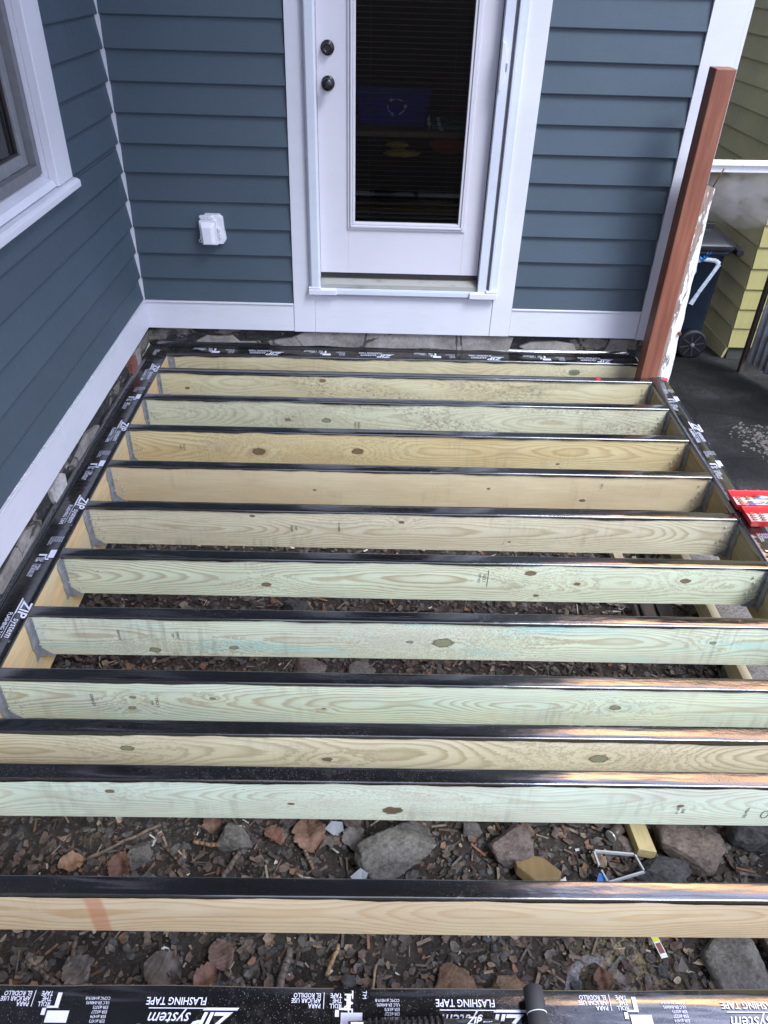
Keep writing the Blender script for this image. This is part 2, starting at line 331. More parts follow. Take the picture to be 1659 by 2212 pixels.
# ---------------------------------------------------------------- mesh helpers
class MB:
    def __init__(s): s.v = []; s.f = []; s.mi = []; s.sm = []
    def add(s, vs, fs, mi=0, smooth=False):
        o = len(s.v); s.v += [tuple(q) for q in vs]
        for f in fs: s.f.append([i+o for i in f]); s.mi.append(mi); s.sm.append(smooth)
        return s
    def box(s, a, b, mi=0):
        x0, x1 = sorted((a[0], b[0])); y0, y1 = sorted((a[1], b[1])); z0, z1 = sorted((a[2], b[2]))
        vs = [(x0, y0, z0), (x1, y0, z0), (x1, y1, z0), (x0, y1, z0), (x0, y0, z1), (x1, y0, z1), (x1, y1, z1), (x0, y1, z1)]
        return s.add(vs, [(0, 3, 2, 1), (4, 5, 6, 7), (0, 1, 5, 4), (1, 2, 6, 5), (2, 3, 7, 6), (3, 0, 4, 7)], mi)
    def hexa(s, b4, t4, mi=0):
        return s.add(list(b4)+list(t4), [(3, 2, 1, 0), (4, 5, 6, 7), (0, 1, 5, 4), (1, 2, 6, 5), (2, 3, 7, 6), (3, 0, 4, 7)], mi)
    def prism(s, pts, vec, mi=0, smooth=False):
        """polygon pts (3-D) extruded by vec"""
        n = len(pts); vec = Vector(vec); t = [Vector(p)+vec for p in pts]
        s.add([Vector(p) for p in pts]+t, [list(range(n))[::-1], [i+n for i in range(n)]], mi)
        o = len(s.v)-2*n
        for i in range(n):
            s.f.append([o+i, o+(i+1) % n, o+n+(i+1) % n, o+n+i]); s.mi.append(mi); s.sm.append(smooth)
        return s
    def tube(s, a, b, r, r2=None, n=16, mi=0, caps=True):
        a = Vector(a); b = Vector(b); r2 = r if r2 is None else r2
        d = (b-a).normalized(); q = d.to_track_quat('Z', 'Y'); o = len(s.v)
        for c, rr in ((a, r), (b, r2)):
            for i in range(n):
                t = 2*math.pi*i/n; s.v.append(tuple(c+q @ Vector((rr*math.cos(t), rr*math.sin(t), 0))))
        for i in range(n): s.f.append([o+i, o+(i+1) % n, o+n+(i+1) % n, o+n+i]); s.mi.append(mi); s.sm.append(True)
        if caps:
            s.f.append([o+i for i in range(n)][::-1]); s.mi.append(mi); s.sm.append(False)
            s.f.append([o+n+i for i in range(n)]); s.mi.append(mi); s.sm.append(False)
        return s
    def lathe(s, prof, origin, axis, n=24, mi=0):
        """prof: (radius, distance along axis)"""
        q = Vector(axis).to_track_quat('Z', 'Y'); o = len(s.v); origin = Vector(origin)
        for (r, h) in prof:
            for i in range(n):
                t = 2*math.pi*i/n; s.v.append(tuple(origin+q @ Vector((r*math.cos(t), r*math.sin(t), h))))
        for k in range(len(prof)-1):
            for i in range(n):
                s.f.append([o+k*n+i, o+k*n+(i+1) % n, o+(k+1)*n+(i+1) % n, o+(k+1)*n+i]); s.mi.append(mi); s.sm.append(True)
        s.f.append([o+i for i in range(n)][::-1]); s.mi.append(mi); s.sm.append(False)
        m = len(prof)-1; s.f.append([o+m*n+i for i in range(n)]); s.mi.append(mi); s.sm.append(False)
        return s
    def path(s, pts, r, n=8, mi=0):
        for a, b in zip(pts[:-1], pts[1:]): s.tube(a, b, r, None, n, mi)
        return s
    def text(s, body, size, o, dx, dy, mi=0, shear=0.0, bold=0.0, sx=1.0):
        vs, fs = text_mesh(body, size, shear, bold)
        o = Vector(o); dx = Vector(dx); dy = Vector(dy)
        return s.add([o+dx*(a*sx)+dy*b for a, b in vs], fs, mi)
    def build(s, name, mats, parent=None, bevel=0.0, seg=2):
        me = bpy.data.meshes.new(name)
        off = parent_loc(parent)
        me.from_pydata([(v[0]-off[0], v[1]-off[1], v[2]-off[2]) for v in s.v], [], s.f)
        if not isinstance(mats, (list, tuple)): mats = [mats]
        for m in mats: me.materials.append(m)
        me.polygons.foreach_set('material_index', s.mi); me.polygons.foreach_set('use_smooth', s.sm)
        me.update()
        o = bpy.data.objects.new(name, me); C.objects.link(o)
        if parent is not None: o.parent = parent
        if bevel:
            b = o.modifiers.new('bevel', 'BEVEL'); b.width = bevel; b.segments = seg; b.limit_method = 'ANGLE'; b.angle_limit = R(40)
            b.harden_normals = False
        return o
def parent_loc(p):
    v = Vector((0, 0, 0))
    while p is not None: v += p.location; p = p.parent
    return v
_tc = {}
def text_mesh(body, size, shear=0.0, bold=0.0):
    k = (body, size, shear, bold)
    if k in _tc: return _tc[k]
    cu = bpy.data.curves.new('t', 'FONT'); cu.body = body; cu.size = size; cu.shear = shear; cu.offset = bold*size
    cu.resolution_u = 2
    ob = bpy.data.objects.new('t', cu); C.objects.link(ob)
    bpy.context.view_layer.update()
    dg = bpy.context.evaluated_depsgraph_get(); me = ob.evaluated_get(dg).to_mesh()
    r = ([(v.co.x, v.co.y) for v in me.vertices], [list(p.vertices) for p in me.polygons])
    ob.evaluated_get(dg).to_mesh_clear()
    bpy.data.objects.remove(ob); bpy.data.curves.remove(cu)
    _tc[k] = r; return r

def tag(o, label=None, cat=None, group=None, kind=None):
    for k, v in (('label', label), ('category', cat), ('group', group), ('kind', kind)):
        if v: o[k] = v
    return o
def thing(name, loc, label, cat, group=None, kind=None):
    o = bpy.data.objects.new(name, None); o.empty_display_size = .1; C.objects.link(o); o.location = loc
    return tag(o, label, cat, group, kind)
def one(mb, name, mats, label, cat, group=None, bevel=0.0, kind=None):
    """a thing that is one mesh; origin moved to its base"""
    xs = [v[0] for v in mb.v]; ys = [v[1] for v in mb.v]; zs = [v[2] for v in mb.v]
    c = Vector(((min(xs)+max(xs))/2, (min(ys)+max(ys))/2, min(zs)))
    mb.v = [(v[0]-c.x, v[1]-c.y, v[2]-c.z) for v in mb.v]
    o = mb.build(name, mats, None, bevel); o.location = c
    return tag(o, label, cat, group, kind)

# ================================================================ THE HOUSE
LZ0, EXP = .381-.1292, .1292
house = thing('house', (1.7, 0, -.5), 'dark blue clapboard house with white trim, a glazed white back door and a side wing', 'house')
HT = 6.2
def siding(mb, P, z_lo, z_hi, u0, u1, axis, z0=LZ0, ex=EXP, out=.019, mi=0, seed=0):
    """P(u, d, z) gives a world point d metres proud of the wall"""
    rnd = random.Random(seed)
    k = math.floor((z_lo-z0)/ex)
    while z0+k*ex < z_hi-1e-6:
        a = z0+k*ex; b = a+ex; k += 1
        jit = rnd.uniform(-.0012, .0012)
        za = max(a+rnd.uniform(-.0008, .0008), z_lo); zb = min(b+.012, z_hi)
        o = out+jit
        def dd(z): return o-(o-.001)*(z-a)/ex
        n = max(1, int(abs(u1-u0)/.6)); us = [u0+(u1-u0)*i/n for i in range(n+1)]
        for i in range(n):
            wob = [math.sin(us[i]*1.7+k)*.0009, math.sin(us[i+1]*1.7+k)*.0009]
            q = [P(us[i], dd(za), za+.004+wob[0]), P(us[i+1], dd(za), za+.004+wob[1]), P(us[i+1], max(dd(zb), .001), zb), P(us[i], max(dd(zb), .001), zb),
                 P(us[i], -.004, za+wob[0]), P(us[i+1], -.004, za+wob[1]), P(us[i], dd(za)-.002, za+wob[0]), P(us[i+1], dd(za)-.002, za+wob[1])]
            fl = (lambda f: f[::-1]) if axis < 0 else (lambda f: f)
            mb.add(q, [fl([0, 1, 2, 3]), fl([6, 7, 1, 0]), fl([4, 5, 7, 6])], mi)
        # end caps
        for u in (u0, u1):
            mb.add([P(u, dd(za), za), P(u, max(dd(zb), .001), zb), P(u, -.004, zb), P(u, -.004, za)], [(0, 1, 2, 3)], mi)
PB = lambda u, d, z: (u, -d, z)          # back wall, facing -Y
PL = lambda u, d, z: (.338+d, u, z)      # wing wall, facing +X
# main wall siding
m = MB()
siding(m, PB, .262, HT, .338, 1.160, 1, seed=1)
m.build('wall_siding', M_SIDE, house)
m = MB(); siding(m, PB, .262, HT, 2.318, 3.035, 1, seed=2); m.build('wall_siding', M_SIDE, house)
m = MB(); siding(m, PB, 2.62, HT, 1.160, 2.318, 1, seed=3); m.build('wall_siding', M_SIDE, house)
# wing siding round the window opening
WY0, WY1, WZ0, WZ1 = -1.95, -.80, 1.045, 2.35
m = MB()
siding(m, PL, .262, 1.0, -7.0, -.012, 1, seed=4)
siding(m, PL, 1.0, WZ1+.1, WY1+.06, -.012, 1, seed=4)
siding(m, PL, 1.0, WZ1+.1, -7.0, WY0-.06, 1, seed=5)
siding(m, PL, WZ1+.1, HT, -7.0, -.012, 1, seed=6)
m.build('wall_siding', M_SIDE, house)
# solid backing walls (behind the siding), side wall and roof
m = MB()
m.box((.50, .004, .2), (1.30, .14, HT)); m.box((2.125, .004, .2), (3.18, .14, HT)); m.box((1.30, .004, 2.52), (2.125, .14, HT)); m.box((1.30, .004, .1), (2.125, .14, .36))
m.box((.20, -7.0, .2), (.333, -1.95, HT)); m.box((.20, -.80, .2), (.333, .14, HT)); m.box((.20, -1.95, .2), (.333, -.80, 1.0)); m.box((.20, -1.95, 2.40), (.333, -.80, HT))
m.build('wall', M_SIDE, house)
m = MB(); siding(m, lambda u, d, z: (3.185+d, u, z), .2, HT, .01, 8.0, 1, seed=9); m.build('wall_siding', M_SIDE, house)
m = MB()
m.box((-5, -7.2, HT), (3.5, 8.2, HT+.12))
m.build('roof', M_ROOF, house)
# trims
m = MB()
m.hexa([(3.030, -.022, .1), (3.118+.075, -.022, .1), (3.118+.075, .02, .1), (3.030, .02, .1)], [(3.025, -.022, HT), (3.205, -.022, HT), (3.205, .02, HT), (3.025, .02, HT)])
m.box((3.185, -.0225, .1), (3.2045, .13, HT-.01))
m.build('corner_board', M_WHITE, house, .002)
m = MB(); m.box((.337, -.0205, .255), (.3605, -.001, HT)); m.build('inside_corner_strip', M_WHITE, house)
m = MB()
m.hexa([(1.153, -.024, .104), (1.266, -.024, .104), (1.266, .01, .104), (1.153, .01, .104)], [(1.174, -.024, 2.62), (1.274, -.024, 2.62), (1.274, .01, 2.62), (1.174, .01, 2.62)])
m.build('door_trim', M_WHITE, house, .002)
m = MB()
m.hexa([(2.2185, -.024, .104), (2.325, -.024, .104), (2.325, .01, .104), (2.2185, .01, .104)], [(2.226, -.024, 2.62), (2.333, -.024, 2.62), (2.333, .01, 2.62), (2.226, .01, 2.62)])
m.build('door_trim', M_WHITE, house, .002)
m = MB(); m.box((1.175, -.026, 2.521), (2.33, .01, 2.63)); m.build('door_head_trim', M_WHITE, house, .002)
m = MB(); m.box((1.2675, -.021, .103), (2.2175, .005, .330)); m.build('kick_board', M_WHITE2, house, .0015)
for a, b in ((.358, 1.1525), (2.3265, 3.0285)):
    m = MB(); m.box((a, -.020, .106), (b, .01, .252)); m.box((a, -.0265, .2525), (b, .008, .2605)); m.build('skirt_board', M_WHITE2, house, .0015)
m = MB(); m.box((.333, -1.34, .106), (.358, -.001, .252)); m.box((.333, -1.34, .2525), (.3645, -.001, .2605)); m.build('skirt_board', M_WHITE2, house, .0015)
m = MB(); m.box((.333, -7.0, .106), (.358, -1.3425, .252)); m.box((.333, -7.0, .2525), (.3645, -1.3425, .2605)); m.build('skirt_board', M_WHITE2, house, .0015)
# flaky caulk line on top of the wing skirt
m = MB(); rr = random.Random(3); n = 240
for i in range(n+1):
    y = -.03-3.3*i/n; w_ = .0165*max(.02, min(1, .5+1.5*noise.noise(Vector((y*16, 2, 0)))+.7*noise.noise(Vector((y*50, 2, 0)))))*(1 if y < -.9 else .4)
    m.v += [(.3475, y, .2608), (.3475+w_, y, .2608), (.3475+w_*.8, y, .2625), (.3475, y, .2655)]
for i in range(n):
    for j in range(3): a = i*4+j; m.f.append([a, a+1, a+5, a+4]); m.mi.append(0); m.sm.append(False)
m.build('caulk_bead', simple('flaky_caulk', (.50, .50, .51), .8, .4, 90), house)
# foundation
def rough_wall(name, P, u0, u1, z0, z1, mat, step=.035, amp=.012, seed=0):
    m = MB(); nu = int((u1-u0)/step)+1; nz = int((z1-z0)/step)+1
    for j in range(nz+1):
        for i in range(nu+1):
            u = u0+(u1-u0)*i/nu; z = z0+(z1-z0)*j/nz
            d = noise.noise(Vector((u*7+seed, z*9, seed)))*amp + noise.noise(Vector((u*25, z*30, seed)))*amp*.4
            m.v.append(P(u, d, z))
    for j in range(nz):
        for i in range(nu):
            a = j*(nu+1)+i; m.f.append([a, a+1, a+nu+2, a+nu+1]); m.mi.append(0); m.sm.append(True)
    return m.build(name, mat, house)
rough_wall('foundation', lambda u, d, z: (u, .022-d, z), .30, 3.16, -.75, .13, M_FOUND, seed=2)
rough_wall('foundation', lambda u, d, z: (.336+d, u, z), -7, .03, -.75, .13, M_FOUND, seed=8)
rough_wall('foundation', lambda u, d, z: (3.15+d, u, z), .02, 8, -1.4, .2, M_FOUND, .1, seed=5)
def patch(name, pts, mat, P, th=.012):
    m = MB(); m.prism([P(u, th, z) for u, z in pts], Vector(P(0, -.04, 0))-Vector(P(0, th, 0))); return m.build(name, mat, house, .004)
Pf = lambda u, d, z: (u, .010-d, z); Pw = lambda u, d, z: (.346+d, u, z)
patch('concrete_patch', [(1.02, -.2), (1.03, -.03), (1.0, .03), (1.12, .05), (1.20, .09), (1.35, .095), (1.7, .098), (2.05, .096), (2.36, .09), (2.345, .02), (2.36, -.2)], M_PARGE, Pf)
patch('mortar_patch', [(.60, .02), (.66, .055), (.72, .05), (.80, .06), (.84, .02), (.95, .03), (.99, -.05), (.80, -.04), (.70, -.01)], M_PARGE, Pf, .006)
patch('mortar_patch', [(2.40, .03), (2.46, .06), (2.60, .07), (2.70, .055), (2.72, .02), (2.66, -.03), (2.5, -.01)], M_PARGE, Pf, .006)
patch('mortar_patch', [(2.90, .09), (3.0, .09), (3.02, -.12), (2.88, -.12), (2.87, -.02)], M_PARGE, Pf, .008)
patch('brick', [(-.40, -.14), (-.31, -.14), (-.31, .075), (-.40, .075)], M_BRICK, Pw, .014)
patch('foundation_block', [(-1.52, -.10), (-1.42, -.13), (-1.40, .06), (-1.43, .085), (-1.55, .08)], M_BLOCK, Pw, .007)
patch('mortar_patch', [(-1.25, -.1), (-1.0, -.08), (-.95, .03), (-1.1, .07), (-1.3, .04)], M_PARGE, Pw, .004)
patch('mortar_patch', [(-2.0, -.1), (-1.75, -.12), (-1.68, .04), (-1.8, .08), (-2.1, .06)], M_PARGE, Pw, .006)
patch('mortar_patch', [(-.30, -.05), (-.24, -.06), (-.22, .08), (-.29, .09)], M_PARGE, Pw, .01)

# ---- door
door = thing('door', (0, 0, 0), None, None)
door.parent = house; door.location = Vector((1.71, .03, .42))-house.location
DY = .012
m = MB()
x0, x1, z0, z1 = 1.302, 2.128, .425, 2.46
gx0, gx1, gz0, gz1 = 1.446, 2.035, .652, 2.30
m.box((x0, DY, z0), (gx0, DY+.045, z1)); m.box((gx1, DY, z0), (x1, DY+.045, z1))
m.box((gx0+.0005, DY+.0005, z0), (gx1-.0005, DY+.0445, gz0)); m.box((gx0+.0005, DY+.0005, gz1), (gx1-.0005, DY+.0445, z1))
m.build('door_slab', M_DOOR, door)
m = MB()
def frame(mb, xa, xb, za, zb, w, ya, yb, mi=0):
    mb.hexa([(xa, ya, za), (xb, ya, za), (xb, yb, za), (xa, yb, za)], [(xa+w, ya, za+w), (xb-w, ya, za+w), (xb-w, yb, za+w), (xa+w, yb, za+w)], mi)
    mb.hexa([(xb, ya, za), (xb, ya, zb), (xb, yb, zb), (xb, yb, za)], [(xb-w, ya, za+w), (xb-w, ya, zb-w), (xb-w, yb, zb-w), (xb-w, yb, za+w)], mi)
    mb.hexa([(xb, ya, zb), (xa, ya, zb), (xa, yb, zb), (xb, yb, zb)], [(xb-w, ya, zb-w), (xa+w, ya, zb-w), (xa+w, yb, zb-w), (xb-w, yb, zb-w)], mi)
    mb.hexa([(xa, ya, zb), (xa, ya, za), (xa, yb, za), (xa, yb, zb)], [(xa+w, ya, zb-w), (xa+w, ya, za+w), (xa+w, yb, za+w), (xa+w, yb, zb-w)], mi)
frame(m, gx0-.004, gx1+.004, gz0-.004, gz1+.004, .012, DY-.008, DY+.02)
frame(m, gx0+.009, gx1-.009, gz0+.009, gz1-.009, .011, DY-.016, DY+.02)
frame(m, gx0+.021, gx1-.021, gz0+.021, gz1-.021, .012, DY-.010, DY+.02)
m.build('glass_frame', M_DOOR, door, .002)
m = MB(); m.box((gx0+.02, DY+.010, gz0+.02), (gx1-.02, DY+.014, gz1-.02)); m.build('glass_pane', M_GLASS, door)
# mini blind behind the glass
m = MB(); z = 2.25; k = 0
while z > .70:
    w_ = .007 if z > 1.26 else .004
    m.add([(gx0+.035, DY+.034, z), (gx1-.035, DY+.034, z), (gx1-.035, DY+.034+w_, z+w_*.55), (gx0+.035, DY+.034+w_, z+w_*.55)], [(0, 1, 2, 3)])
    z -= .0225; k += 1
for xx in (gx0+.10, gx1-.10): m.box((xx, DY+.033, .7), (xx+.0012, DY+.0335, 2.25))
m.build('blind', simple('brown_blind_slat', (.20, .13, .10), .5), door)
def knob(z, kn):
    m = MB(); prof = [(.031, 0), (.031, .006), (.026, .010), (.0245, .010), (.0245, .013), (.016, .015)]
    prof += ([(.011, .020), (.0105, .032), (.020, .040), (.026, .050), (.0265, .058), (.022, .066), (.008, .069)] if kn else [(.0235, .016), (.023, .026), (.018, .029), (.012, .027), (.0118, .026)])
    m.lathe(prof, (1.353, DY, z), (0, -1, 0), 32)
    if not kn: m.box((1.3522, DY-.0275, z-.005), (1.3538, DY-.0262, z+.005))
    return m.build('door_knob' if kn else 'deadbolt', M_BLACKM, door)
knob(1.440, False); knob(1.300, True)
m = MB(); m.box((1.300, DY+.004, .402), (2.13, DY+.03, .4245)); m.build('door_sweep', M_SEALDARK, door)
# ---- threshold and retractable screen
m = MB(); m.prism([(1.296, .06, .405), (1.296, -.02, .372), (1.296, -.02, .350), (1.296, .06, .350)], (.84, 0, 0)); m.build('door_sill', M_SILL, house)
m = MB()
m.prism([(1.241, -.022, .34), (1.246, -.044, .34), (1.256, -.054, .34), (1.292, -.054, .34), (1.300, -.048, .34), (1.300, -.0, .34), (1.241, -.0, .34)], (0, 0, 2.19), smooth=False)
m.build('screen_housing', M_ALU, house, .003)
m = MB(); m.box((1.300, -.046, .326), (2.176, -.010, .350)); m.box((1.300, -.043, .350), (2.176, -.037, .356)); m.box((1.300, -.0445, .3185), (2.18, -.014, .3255), 1)
m.build('screen_track', [M_ALU, M_SASH], house, .0015)
m = MB(); m.box((1.238, -.058, .324), (1.385, -.0225, .354)); m.box((1.2385, -.0565, .354), (1.302, -.0225, .366)); m.build('track_end_cap', M_WHITE, house, .004)
m = MB(); m.box((2.085, -.058, .320), (2.232, -.0225, .352)); m.box((2.170, -.0565, .352), (2.2315, -.0225, .366)); m.build('track_end_cap', M_WHITE, house, .004)
m = MB(); m.box((2.128, -.040, .356), (2.172, -.008, 2.46)); m.build('screen_pull_bar', M_ALU, house, .003)
m = MB()
pr = [(2.139+.010*math.sin(t)*(1 if True else 1), -.0405, 1.30+.19*(i/12)) for i, t in enumerate([math.pi*j/12 for j in range(13)])]
m.prism([(2.128, -.041, 1.295), (2.142, -.041, 1.30), (2.150, -.041, 1.33), (2.150, -.041, 1.45), (2.142, -.041, 1.485), (2.128, -.041, 1.49)], (0, -.016, 0))
m.box((2.152, -.0445, 1.372), (2.160, -.0405, 1.405), 1)
m.build('screen_handle', [M_WHITE, M_SASH], house, .003)
m = MB(); m.box((2.1725, -.030, .354), (2.186, -.0225, 2.5)); m.build('track_groove', M_SASH, house)
m = MB(); m.box((2.186, -.052, .354), (2.202, -.0225, 2.52)); m.box((2.2025, -.040, .354), (2.232, -.0225, 2.52)); m.build('screen_side_track', M_ALU, house, .003)
# door jamb faces seen right of the slab
m = MB(); m.box((2.1285, -.004, .40), (2.19, .05, 2.52)); m.build('door_jamb', M_DOOR, house, .001)
m = MB(); m.box((1.285, -.004, .40), (1.3005, .05, 2.52)); m.build('door_jamb', M_DOOR, house, .001)
m = MB()
for i in range(22):
    t = i/22*3.4; m.tube((2.085+.018*math.sin(t)+i*.001, -.050-.002*math.cos(t), .352+.012*math.sin(t*1.7)+i*.0012), (2.085+.018*math.sin(t+.155)+(i+1)*.001, -.050-.002*math.cos(t+.155), .352+.012*math.sin((t+.155)*1.7)+(i+1)*.0012), .0007, n=5)
m.build('loose_cord', M_SASH, house)

# room behind the door
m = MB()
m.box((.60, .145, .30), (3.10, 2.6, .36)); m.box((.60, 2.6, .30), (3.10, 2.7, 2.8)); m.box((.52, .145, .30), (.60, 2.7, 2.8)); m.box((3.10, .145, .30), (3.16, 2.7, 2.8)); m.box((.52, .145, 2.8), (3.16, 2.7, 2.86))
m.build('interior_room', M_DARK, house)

# ---- window in the wing
win = thing('window', (0, 0, 0), None, None); win.parent = house; win.location = Vector((.338, -1.37, 1.045))-house.location
m = MB()
m.box((.338, WY1-.085, 1.035), (.372, WY1+.075, WZ1+.1)); m.box((.338, WY0-.08, 1.035), (.372, WY0+.08, WZ1+.1)); m.box((.338, WY0+.0805, WZ1-.03), (.3715, WY1-.0855, WZ1+.1))
m.build('window_casing', M_WHITE, win, .003)
m = MB()
m.box((.20, WY1-.088, 1.05), (.3375, WY1-.070, WZ1)); m.box((.20, WY0+.07, 1.05), (.3375, WY0+.088, WZ1)); m.box((.21, WY0+.0885, WZ1-.02), (.3375, WY1-.0885, WZ1))
m.build('window_jamb', M_WHITE, win)
m = MB()
m.prism([(.338, WY0-.10, 1.035), (.338, WY0-.10, 1.000), (.392, WY0-.10, .996), (.392, WY0-.10, 1.020), (.380, WY0-.10, 1.028)], (0, WY1-WY0+.195, 0))
m.box((.338, WY0-.09, .975), (.360, WY1+.085, .9995))
m.build('window_sill', M_WHITE2, win, .003)
m = MB(); m.prism([(.260, WY0+.07, 1.085), (.260, WY0+.07, 1.045), (.368, WY0+.07, 1.040), (.352, WY0+.07, 1.060)], (0, WY1-WY0-.16, 0)); m.build('sloped_sill', M_WHITE, win, .002)
m = MB()
ya, yb, za, zb = WY0+.088, WY1-.088, 1.082, WZ1-.02
def yframe(mb, ya, yb, za, zb, w_, xa, xb, mi=0):
    mb.box((xa, ya, za), (xb, ya+w_, zb), mi); mb.box((xa, yb-w_, za), (xb, yb, zb), mi)
    mb.box((xa+.0005, ya+w_, za), (xb-.0005, yb-w_, za+w_), mi); mb.box((xa+.0005, ya+w_, zb-w_), (xb-.0005, yb-w_, zb), mi)
yframe(m, ya, yb, za, zb, .035, .285, .320); m.build('outer_frame', M_SCREEN, win, .002)
m = MB(); yframe(m, ya+.037, yb-.037, za+.037, zb-.037, .042, .262, .290); m.build('sash', M_SASH, win, .002)
m = MB(); yframe(m, ya+.080, yb-.080, za+.080, zb-.080, .006, .262, .280); m.build('sash_seal', M_SEALDARK, win)
m = MB(); m.box((.268, ya+.078, za+.078), (.272, yb-.078, zb-.078)); m.build('window_pane', M_GLASSW, win)
m = MB()
n = 60
for i in range(n):
    y0_ = ya+(yb-ya)*i/n; y1_ = ya+(yb-ya)*(i+1)/n
    m.add([(.215+.014*math.sin(i*1.1), y0_, za), (.215+.014*math.sin((i+1)*1.1), y1_, za), (.215+.014*math.sin((i+1)*1.1), y1_, zb), (.215+.014*math.sin(i*1.1), y0_, zb)], [(0, 1, 2, 3)], 0, True)
m.build('curtain', simple('grey_curtain', (.14, .17, .19), .8), win)

# ---- weatherproof outlet box
ob_ = thing('outlet_box', (0, 0, 0), None, None); ob_.parent = house; ob_.location = Vector((.755, -.01, .56))-house.location
m = MB()
m.prism([(.728, -.004, .715), (.800, -.004, .715), (.818, -.004, .700), (.822, -.004, .640), (.826, -.004, .592), (.812, -.004, .572), (.728, -.004, .572)], (0, -.038, 0)); m.build('outlet_base', M_OUT, ob_, .003)
m = MB(); m.prism([(.703, -.043, .585), (.712, -.043, .570), (.786, -.043, .570), (.793, -.043, .580), (.790, -.043, .690), (.780, -.043, .698), (.712, -.043, .698), (.701, -.043, .686)], (0, -.012, 0)); m.build('cover_flange', M_OUT, ob_, .003)
m = MB(); m.hexa([(.712, -.056, .578), (.780, -.056, .578), (.780, -.056, .684), (.708, -.056, .684)], [(.721, -.084, .580), (.766, -.084, .580), (.764, -.080, .664), (.714, -.080, .664)]); m.build('bubble_cover', M_OUT, ob_, .004)
m = MB(); m.box((.712, -.058, .6985), (.768, -.040, .714)); m.tube((.706, -.049, .706), (.776, -.049, .706), .0065)
for xx in (.730, .747): m.box((xx, -.0588, .703), (xx+.003, -.0578, .709), 1)
m.build('hinge', [M_OUT, M_SASH], ob_, .001)
m = MB(); m.box((.7935, -.058, .606), (.806, -.040, .654))
for zz in (.618, .637): m.box((.796, -.0588, zz), (.803, -.0578, zz+.003), 1)
m.build('latch', [M_OUT, M_SASH], ob_, .001)
m = MB()
for i in range(14):
    a = 2*math.pi*i/14; b = 2*math.pi*(i+1)/14
    m.tube((.700+.007*math.cos(a), -.050, .590+.007*math.sin(a)), (.700+.007*math.cos(b), -.050, .590+.007*math.sin(b)), .002, n=6)
m.box((.700, -.054, .601), (.708, -.046, .613)); m.build('lock_ring', M_OUT, ob_)

# ---- things seen through the door glass
sh = thing('storage_shelf', (1.8, .62, .36), 'dim wooden shelf seen through the door glass', 'shelf')
m = MB(); m.box((1.30, .45, 1.005), (2.30, .95, 1.03)); m.build('shelf_board', simple('shelf_wood', (.30, .20, .11), .6), sh)
for xx in (1.32, 2.26):
    for yy in (.47, .91): m = MB(); m.box((xx, yy, .36), (xx+.03, yy+.03, 1.004)); m.build('leg', simple('shelf_leg_wood', (.10, .07, .05), .6), sh)
rb = thing('recycling_box', (1.66, .65, 1.03), 'dark blue recycling box with white arrow symbol, seen through the door glass', 'recycling bin')
m = MB(); m.hexa([(1.49, .60, 1.031), (1.84, .60, 1.031), (1.84, .88, 1.031), (1.49, .88, 1.031)], [(1.46, .575, 1.215), (1.87, .575, 1.215), (1.87, .90, 1.215), (1.46, .90, 1.215)])
m.build('box_body', simple('blue_plastic', (.02, .05, .42), .4), rb, .008)
m = MB()
for k in range(3):
    a0 = R(90+120*k); rr_ = .038
    pts = []
    for (ra, da) in ((1.0, -42), (1.0, 0), (1.0, 30)):
        a = a0+R(da); pts.append((1.682+ra*rr_*1.25*math.cos(a), 1.128+ra*rr_*math.sin(a)))
    for (ax, az), (bx, bz) in zip(pts[:-1], pts[1:]): m.tube((ax, .584, az), (bx, .584, bz), .0035, n=6)
    a = a0+R(44); hx, hz = 1.682+rr_*1.25*math.cos(a), 1.128+rr_*math.sin(a); dx_, dz_ = pts[-1][0]-pts[-2][0], pts[-1][1]-pts[-2][1]
    l = math.hypot(dx_, dz_); dx_ /= l; dz_ /= l; bx, bz = pts[-1]
    m.prism([(bx+dz_*.011, .581, bz-dx_*.011), (bx+dx_*.018, .581, bz+dz_*.018), (bx-dz_*.011, .581, bz+dx_*.011)], (0, .003, 0))
m.build('recycling_symbol', simple('white_ink', (.8, .8, .85), .5), rb)
def lump(name, c, r, mat, label, cat, seed, flat=.5):
    m = MB(); nu, nv = 20, 10; rn = random.Random(seed)
    for j in range(nv+1):
        for i in range(nu):
            th = math.pi*j/nv; ph = 2*math.pi*i/nu
            d = Vector((math.sin(th)*math.cos(ph), math.sin(th)*math.sin(ph), math.cos(th)))
            k = 1+.35*noise.noise(d*2.2+Vector((seed, 0, 0)))+.15*noise.noise(d*6+Vector((seed, 3, 0)))
            m.v.append((c[0]+d.x*r[0]*k, c[1]+d.y*r[1]*k, c[2]+d.z*r[2]*k))
    for j in range(nv):
        for i in range(nu):
            m.f.append([j*nu+i, (j+1)*nu+i, (j+1)*nu+(i+1) % nu, j*nu+(i+1) % nu]); m.mi.append(0); m.sm.append(True)
    return one(m, name, mat, label, cat)
lump('yellow_cloth', (1.69, .46, .965), (.060, .04, .015), simple('yellow_cloth', (.50, .42, .04), .7), 'upper, smaller of two crumpled yellow cloths in the dim room behind the door', 'cloth', 3)
lump('yellow_cloth', (1.72, .46, .925), (.095, .05, .018), simple('yellow_cloth_b', (.55, .46, .05), .7), 'lower, larger of two crumpled yellow cloths behind the door glass', 'cloth', 9)
lump('red_bag', (1.97, .50, .96), (.10, .06, .04), simple('red_cloth', (.5, .03, .03), .7), 'red bag lying in the dim room behind the door', 'bag', 15)
m = MB()
for i in range(16):
    a = math.pi*i/16; b = math.pi*(i+1)/16
    m.tube((2.0+.065*math.cos(a), .56, 1.035+.035*math.sin(a)), (2.0+.065*math.cos(b), .56, 1.035+.035*math.sin(b)), .005, n=8)
